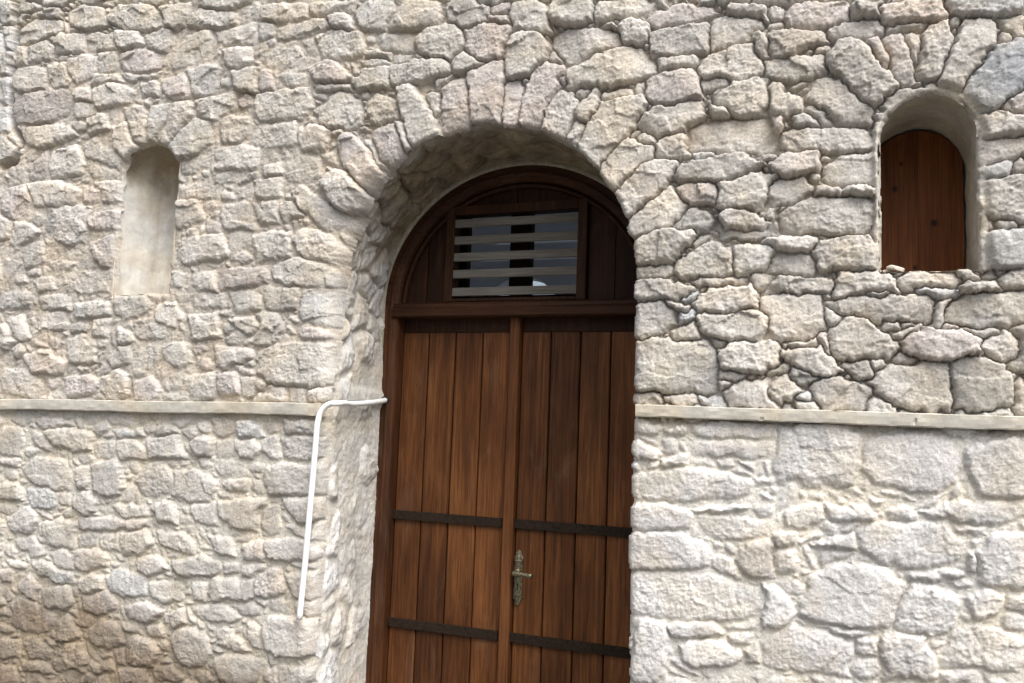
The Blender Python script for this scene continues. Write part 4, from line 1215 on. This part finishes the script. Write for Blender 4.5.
# ------------------------------------------------------------------ the door
door = empty('wooden_door', (-1.005, .40, 0), 'round-headed double door of dark brown varnished planks under a louvred fanlight', 'door')


def part(mb, name, mat, parent=door, bevel=.0015, smooth=False, label=None):
    o = mb.build(name, mat, None, bevel, smooth)
    o.parent = parent
    if parent is door: o.matrix_parent_inverse = Matrix.Translation(door.location).inverted()
    if label: o['label'] = label
    return o


FXC, FR = -1.005, .518
def sweep(prof, r, z0=0.0, narc=64):
    """profile of (inset, y) swept up the left jamb, round the head and down the right jamb"""
    path = [(FXC - r, z0, 1, 0)] + [(FXC + r * math.cos(a), DZ + (r - .024) / r * r * math.sin(a), -math.cos(a), -math.sin(a)) for a in np.linspace(math.pi, 0, narc)] + [(FXC + r, z0, -1, 0)]
    vs = []; fs = []; n = len(prof)
    for x, z, ux_, uz_ in path:
        for w, y in prof: vs.append((x + ux_ * w, y, z + uz_ * w))
    for i in range(len(path) - 1):
        for j in range(n):
            j2 = (j + 1) % n
            fs.append((i * n + j, i * n + j2, (i + 1) * n + j2, (i + 1) * n + j))
    fs.append(tuple(range(n - 1, -1, -1))); fs.append(tuple(range((len(path) - 1) * n, len(path) * n)))
    return MB().add(vs, fs)


bead = [(.030 + .0075 * math.cos(a) , .377 - .006 * math.sin(a)) for a in np.linspace(math.pi, 0, 7)]
prof = [(0, .46), (0, .380), (.003, .377)] + bead + [(.040, .379), (.052, .383), (.056, .392), (.056, .46)]
fr = sweep(prof, FR); npf = len(prof); nst = len(fr.v) // npf
jb, hdm = MB(), MB()
for f in fr.f:
    if len(f) != 4: jb.f.append(f); continue
    st_i = min(f) // npf
    (jb if st_i == 0 or st_i == nst - 2 else hdm).f.append(f)
jb.v = fr.v; hdm.v = fr.v
for m_, nm_, mt_ in ((jb, 'frame', M_frame), (hdm, 'frame_head', M_rail)):  # head in darker wood than the jambs: shade under the arch put into colour
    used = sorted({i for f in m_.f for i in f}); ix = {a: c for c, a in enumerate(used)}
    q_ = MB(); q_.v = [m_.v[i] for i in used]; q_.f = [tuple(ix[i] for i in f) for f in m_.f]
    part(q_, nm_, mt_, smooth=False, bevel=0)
pb = [(0, .40), (-.001, .374), (-.004, .372), (-.010, .371), (-.022, .374), (-.030, .40)]
part(sweep(pb[::-1], FR - .001), 'mortar_fillet', plain_mat('fillet_mortar', (.36, .33, .26), .9, 0, .25, 60, .4), bevel=0, smooth=True)

# transom: stepped moulding across the opening
TX0, TX1 = FXC - FR + .058, FXC + FR - .058
tb = MB()
pf = [(.46, 1.934), (.372, 1.934), (.364, 1.939), (.362, 1.962), (.366, 1.968), (.374, 1.971), (.376, 1.984), (.384, 1.990), (.46, 1.992)]
n = len(pf); xs_ = (TX0 - .022, TX1 + .022)
tb.add([(x, y, z) for x in xs_ for y, z in pf], [tuple(range(n)), tuple(range(2 * n - 1, n - 1, -1))] + [(i, i + n, (i + 1) % n + n, (i + 1) % n) for i in range(n)])
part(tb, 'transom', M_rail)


def planks(mb, x0, x1, n, z0, z1, y0, y1, gap=.0045):
    w = (x1 - x0) / n
    for i in range(n):
        a, b = x0 + i * w + gap / 2, x0 + (i + 1) * w - gap / 2
        yo = random.uniform(-.0012, .0012)
        ch = .003
        vs = []
        for z in (z0, z1):
            vs += [(a, y1, z), (a, y0 + yo + ch, z), (a + ch, y0 + yo, z), (b - ch, y0 + yo, z), (b, y0 + yo + ch, z), (b, y1, z)]
        fs = [(5, 4, 3, 2, 1, 0), (6, 7, 8, 9, 10, 11)] + [(k, k + 1, k + 7, k + 6) for k in range(5)] + [(5, 0, 6, 11)]
        mb.add(vs, fs)


def leaf(x0, x1, lab, side):
    mb = MB()
    planks(mb, x0, x1, 4, .012, 1.884, .424, .448)
    lf_ = part(mb, 'door_leaf', M_leaf, bevel=.0008, label=lab)
    b = MB().box(x0, x1, .4485, .462, .012, 1.93)
    part(b, 'backing', M_iron, lf_, 0)
    r = MB().box(x0 + .001, x1 - .001, .430, .448, 1.8855, 1.936)
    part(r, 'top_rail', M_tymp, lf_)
    for zc in (.447, .843, 1.223):
        s = MB(); xa, xb = x0 + (.0 if side < 0 else -.022), x1 - .004
        zs = zc + .003 * (random.random() - .5)
        s.box(xa + .001, xb, .4125, .4245, zs - .0155, zs + .0155)
        for q in range(8):
            xx = x0 + (x1 - x0) * (q // 2 + (.28 if q % 2 else .72)) / 4
            s.add(*_nail(xx, .4125, zs + .004 * (1 if q % 2 else -1)))
        part(s, 'iron_strap', M_iron, lf_, .0012)
    return lf_


def _nail(x, y, z, r=.0035):
    vs = [(x, y - .002, z)]; fs = []
    for k in range(8):
        a = 2 * math.pi * k / 8; vs.append((x + r * math.cos(a), y + .0006, z + r * math.sin(a)))
    for k in range(8): fs.append((0, 1 + (k + 1) % 8, 1 + k))
    return vs, fs


left = leaf(-1.4655, -1.038, 'sunlit door leaf without a handle', -1)
right = leaf(-.995, -.569, 'shaded door leaf carrying the brass handle', 1)
# meeting bead between the leaves (fixed to the left leaf)
mbd = MB()
pf = [(-1.034, .447), (-1.034, .402), (-1.030, .398), (-1.002, .398), (-.997, .403), (-.997, .447)]
n = len(pf)
mbd.add([(x, y, z) for z in (.012, 1.9335) for x, y in pf], [tuple(range(n - 1, -1, -1)), tuple(range(n, 2 * n))] + [(i, (i + 1) % n, (i + 1) % n + n, i + n) for i in range(n)])
part(mbd, 'meeting_strip', wood_mat('strip_wood', (.04, .014, .005), (.115, .042, .014), (.20, .080, .028), 'Z', .5, .1, .18, wear_amt=.15), left, .001)

st_ = MB().box(-.5683, -.540, .418, .458, .012, 1.93)
part(st_, 'hanging_stile', M_frame, right)

# handle: shaped brass back plate with lever and keyhole
hx, hz0, hz1 = -.9765, .950, 1.137
hp = MB()
wq = .0165
outl = []
for (dx, dz) in [(0, 0), (.006, .004), (.010, .012), (.0115, .020), (wq, .024), (wq, .030), (.0145, .034), (.0145, .093)]:
    outl.append((dx, dz))
full = outl + [(dx, .187 - dz) for dx, dz in outl[::-1]]
poly = [(hx + dx, hz0 + dz) for dx, dz in full] + [(hx - dx, hz0 + dz) for dx, dz in full[::-1] if dx > 0]
hp.prism_xz(poly, .4165, .425)
hp.prism_xz([(hx + (x - hx) * .62, hz0 + .0935 + (z - hz0 - .0935) * .82) for x, z in poly], .4135, .4170)
# ribs, rose and lever
for zz_ in (hz0 + .036, hz0 + .150):
    hp.box(hx - .0135, hx + .0135, .4105, .4170, zz_ - .0022, zz_ + .0022)
hp.tube([(hx, .417, 1.064), (hx, .405, 1.064), (hx, .401, 1.064)], [.0135, .0125, .009], 18)
hp.tube([(hx, .404, 1.064), (hx, .378, 1.064)], [.0075, .0072], 14)
lv = [(hx - .004, .376, 1.0645), (hx + .006, .374, 1.0645), (hx + .022, .373, 1.0642), (hx + .038, .373, 1.063), (hx + .052, .3735, 1.0615), (hx + .061, .374, 1.0612), (hx + .065, .374, 1.0612)]
hp.tube(lv, [.0075, .0090, .0072, .0068, .0082, .0100, .0078], 14)
hd = part(hp, 'door_handle', M_brass, right, .001, True)
kb = MB().tube([(hx, .4133, 1.022), (hx, .4138, 1.022)], .0042, 12).box(hx - .002, hx + .002, .4132, .4138, 1.005, 1.021)
for e_ in kb.v: pass
kb = [(x, y, z) for x, y, z in kb.v], kb.f
kk = MB().add(*kb)
# keyhole and two screws are dark recesses on the plate, kept in the leaf's handle group
part(kk, 'keyhole', M_black, right, 0)

# tympanum: boards filling the arch round the louvre
LFX0, LFX1, LFZ0, LFZ1 = -1.294, -.762, 1.993, 2.345
ri = FR - .052
def arcz(x): return DZ + (ri - .020) / ri * math.sqrt(max(ri * ri - (x - FXC) ** 2, 0))
ty = MB()
def board(x0, x1, z0, y0=.418, y1=.44):
    xs = np.linspace(x0, x1, 8)
    p = [(x0, z0), (x1, z0)] + [(x, max(arcz(x), z0 + .002)) for x in xs[::-1]]
    ty.prism_xz(p, y0, y1)
board(FXC - ri + .003, -1.3755, 1.992); board(-1.3715, -1.297, 1.992)
board(-.759, -.668, 1.992); board(-.664, FXC + ri - .003, 1.992)
board(-1.294, -1.03, 2.347); board(-1.027, -.762, 2.347)
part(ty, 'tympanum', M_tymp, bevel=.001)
# inner bead following the arch, dark-stained and darkened further for the shade there
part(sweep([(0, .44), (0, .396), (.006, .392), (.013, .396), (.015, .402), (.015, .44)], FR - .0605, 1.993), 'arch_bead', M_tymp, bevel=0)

lfm = MB(); w_ = .033
lfm.box(LFX0, LFX0 + w_, .392, .45, LFZ0, LFZ1).box(LFX1 - w_, LFX1, .392, .45, LFZ0, LFZ1)
lfm.box(LFX0 + w_, LFX1 - w_, .3935, .45, LFZ1 - w_, LFZ1).box(LFX0 + w_, LFX1 - w_, .3935, .45, LFZ0, LFZ0 + .012)
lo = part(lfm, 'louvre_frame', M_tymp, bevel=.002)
for zc in (2.282, 2.221, 2.159, 2.096, 2.032):
    s = MB()
    x0, x1 = LFX0 + w_ - .004, LFX1 - w_ + .004
    dz = random.uniform(-.0015, .0015)
    # slanting board: lower edge forward
    p = [(.399, zc - .0165), (.406, zc - .0175), (.447, zc + .019), (.445, zc + .026), (.437, zc + .026)]
    p = [(.397, zc - .016), (.4025, zc - .0185), (.449, zc + .010), (.449, zc + .018), (.444, zc + .0205), (.398, zc + .0125)]
    n = len(p)
    s.add([(x, y, z + dz + (.002 if x > -1 else 0) * random.uniform(-.5, .5)) for x in (x0, x1) for y, z in p],
          [tuple(range(n)), tuple(range(2 * n - 1, n - 1, -1))] + [(i, i + n, (i + 1) % n + n, (i + 1) % n) for i in range(n)])
    part(s, 'slat', M_slat, lo, .0012)

# casement behind the louvre
wf = MB()
wf.box(-1.36, -1.255, .50, .54, 1.96, 2.46).box(-.80, -.70, .50, .54, 1.96, 2.46)
wf.box(-1.255, -.80, .501, .539, 2.40, 2.46).box(-1.255, -.80, .501, .539, 1.96, 2.03)
wf.box(-1.083, -1.003, .4985, .5415, 2.03, 2.40)
cs_ = part(wf, 'casement', M_iron, bevel=.002)
pn = MB().box(-1.256, -1.083, .518, .522, 2.03, 2.40).box(-1.003, -.799, .518, .522, 2.03, 2.40)
part(pn, 'window_pane', M_glass, cs_, 0)

# ------------------------------------------------------------------ board in the deep niche
bd = MB()
xs = np.linspace(NXC - NR - .012, NXC + NR + .012, 24)
def bz(x): return NZS + math.sqrt(max((NR + .012) ** 2 - (x - NXC) ** 2, 0)) - .004
for a, b in ((NXC - NR - .010, .252), (.2526, NXC + NR + .010)):
    q = np.linspace(a, b, 10)
    bd.prism_xz([(a, NZB - .01), (b, NZB - .01)] + [(x, bz(x)) for x in q[::-1]], .302 + random.uniform(0, .001), .322)
ob = bd.build('shutter_board', M_board, None, .0006)
ob['label'] = 'red-brown arched wooden board with dark knots closing the deep right-hand niche'; ob['category'] = 'shutter'

# ------------------------------------------------------------------ white conduit
pts = [(-1.531, -.036, .932), (-1.523, -.036, 1.10), (-1.516, -.036, 1.30), (-1.512, -.035, 1.45), (-1.510, -.035, 1.53)]
ctl = []
for a in np.linspace(0, math.pi / 2, 8):
    ctl.append((-1.508 + .052 * (1 - math.cos(a)), -.033 + .006 * math.sin(a), 1.553 + .052 * math.sin(a)))
pts += ctl
tail = [(-1.445, -.012, 1.607), (-1.452, .03, 1.608), (-1.470, .09, 1.607), (-1.480, .16, 1.611), (-1.486, .24, 1.617), (-1.492, .32, 1.625), (-1.497, .376, 1.632)]
pts += tail
def catmull(p, k=6):
    p = [Vector(a) for a in p]; out = []
    for i in range(len(p) - 1):
        a, b, c, d = p[max(i - 1, 0)], p[i], p[i + 1], p[min(i + 2, len(p) - 1)]
        for j in range(k):
            t = j / k
            out.append(.5 * ((2 * b) + (c - a) * t + (2 * a - 5 * b + 4 * c - d) * t * t + (3 * b - a - 3 * c + d) * t ** 3))
    return out + [p[-1]]
pp = MB().tube(catmull(pts), .0094, 16)
po = pp.build('conduit_pipe', M_pipe, None, 0, True)
po['label'] = 'thin bent white plastic pipe running down the doorway corner from the ledge'; po['category'] = 'pipe'
for pgn in po.data.polygons[-2:]: pgn.use_smooth = False
gk = MB().tube([(-1.4975, .366, 1.632), (-1.499, .382, 1.633)], .0145, 14).build('grommet', M_black, po)

# ------------------------------------------------------------------ loose stones on the sill of the deep niche
def pebble(loc, size, label, seed):
    n, m_ = 14, 22; r = np.random.default_rng(seed)
    a, b = np.meshgrid(np.linspace(0, 2 * np.pi, m_, endpoint=False), np.linspace(.02, np.pi - .02, n))
    v = np.stack([np.cos(a) * np.sin(b), np.sin(a) * np.sin(b), np.cos(b)], -1)
    for _ in range(9):
        d = r.normal(size=3); d /= np.linalg.norm(d); t = r.uniform(.5, .8)
        k_ = np.maximum((v @ d) - t, 0)[..., None]; v = v - d * k_ * .9
    v = v * np.array(size)
    q = []
    for i in range(n - 1):
        for j in range(m_):
            q.append((i * m_ + j, (i + 1) * m_ + j, (i + 1) * m_ + (j + 1) % m_, i * m_ + (j + 1) % m_))
    c = np.full((n * m_, 3), (.56, .53, .47)) * (1 + .1 * r.normal(size=(n * m_, 1)))
    o = np_mesh('loose_stone', v.reshape(-1, 3), q, M_stone, None, c, False)
    o.location = loc; o.rotation_euler = (0, .18, r.uniform(-.3, .3))
    o['label'] = label; o['category'] = 'stone'; o['group'] = 'loose stones on the niche sill'
pebble((.172, .012, NZB + .010), (.024, .016, .010), 'pale flat stone chip lying on the niche sill below the brown board', 3)
pebble((.148, .022, NZB + .006), (.012, .010, .006), 'tiny stone crumb at the far left of the niche sill', 4)
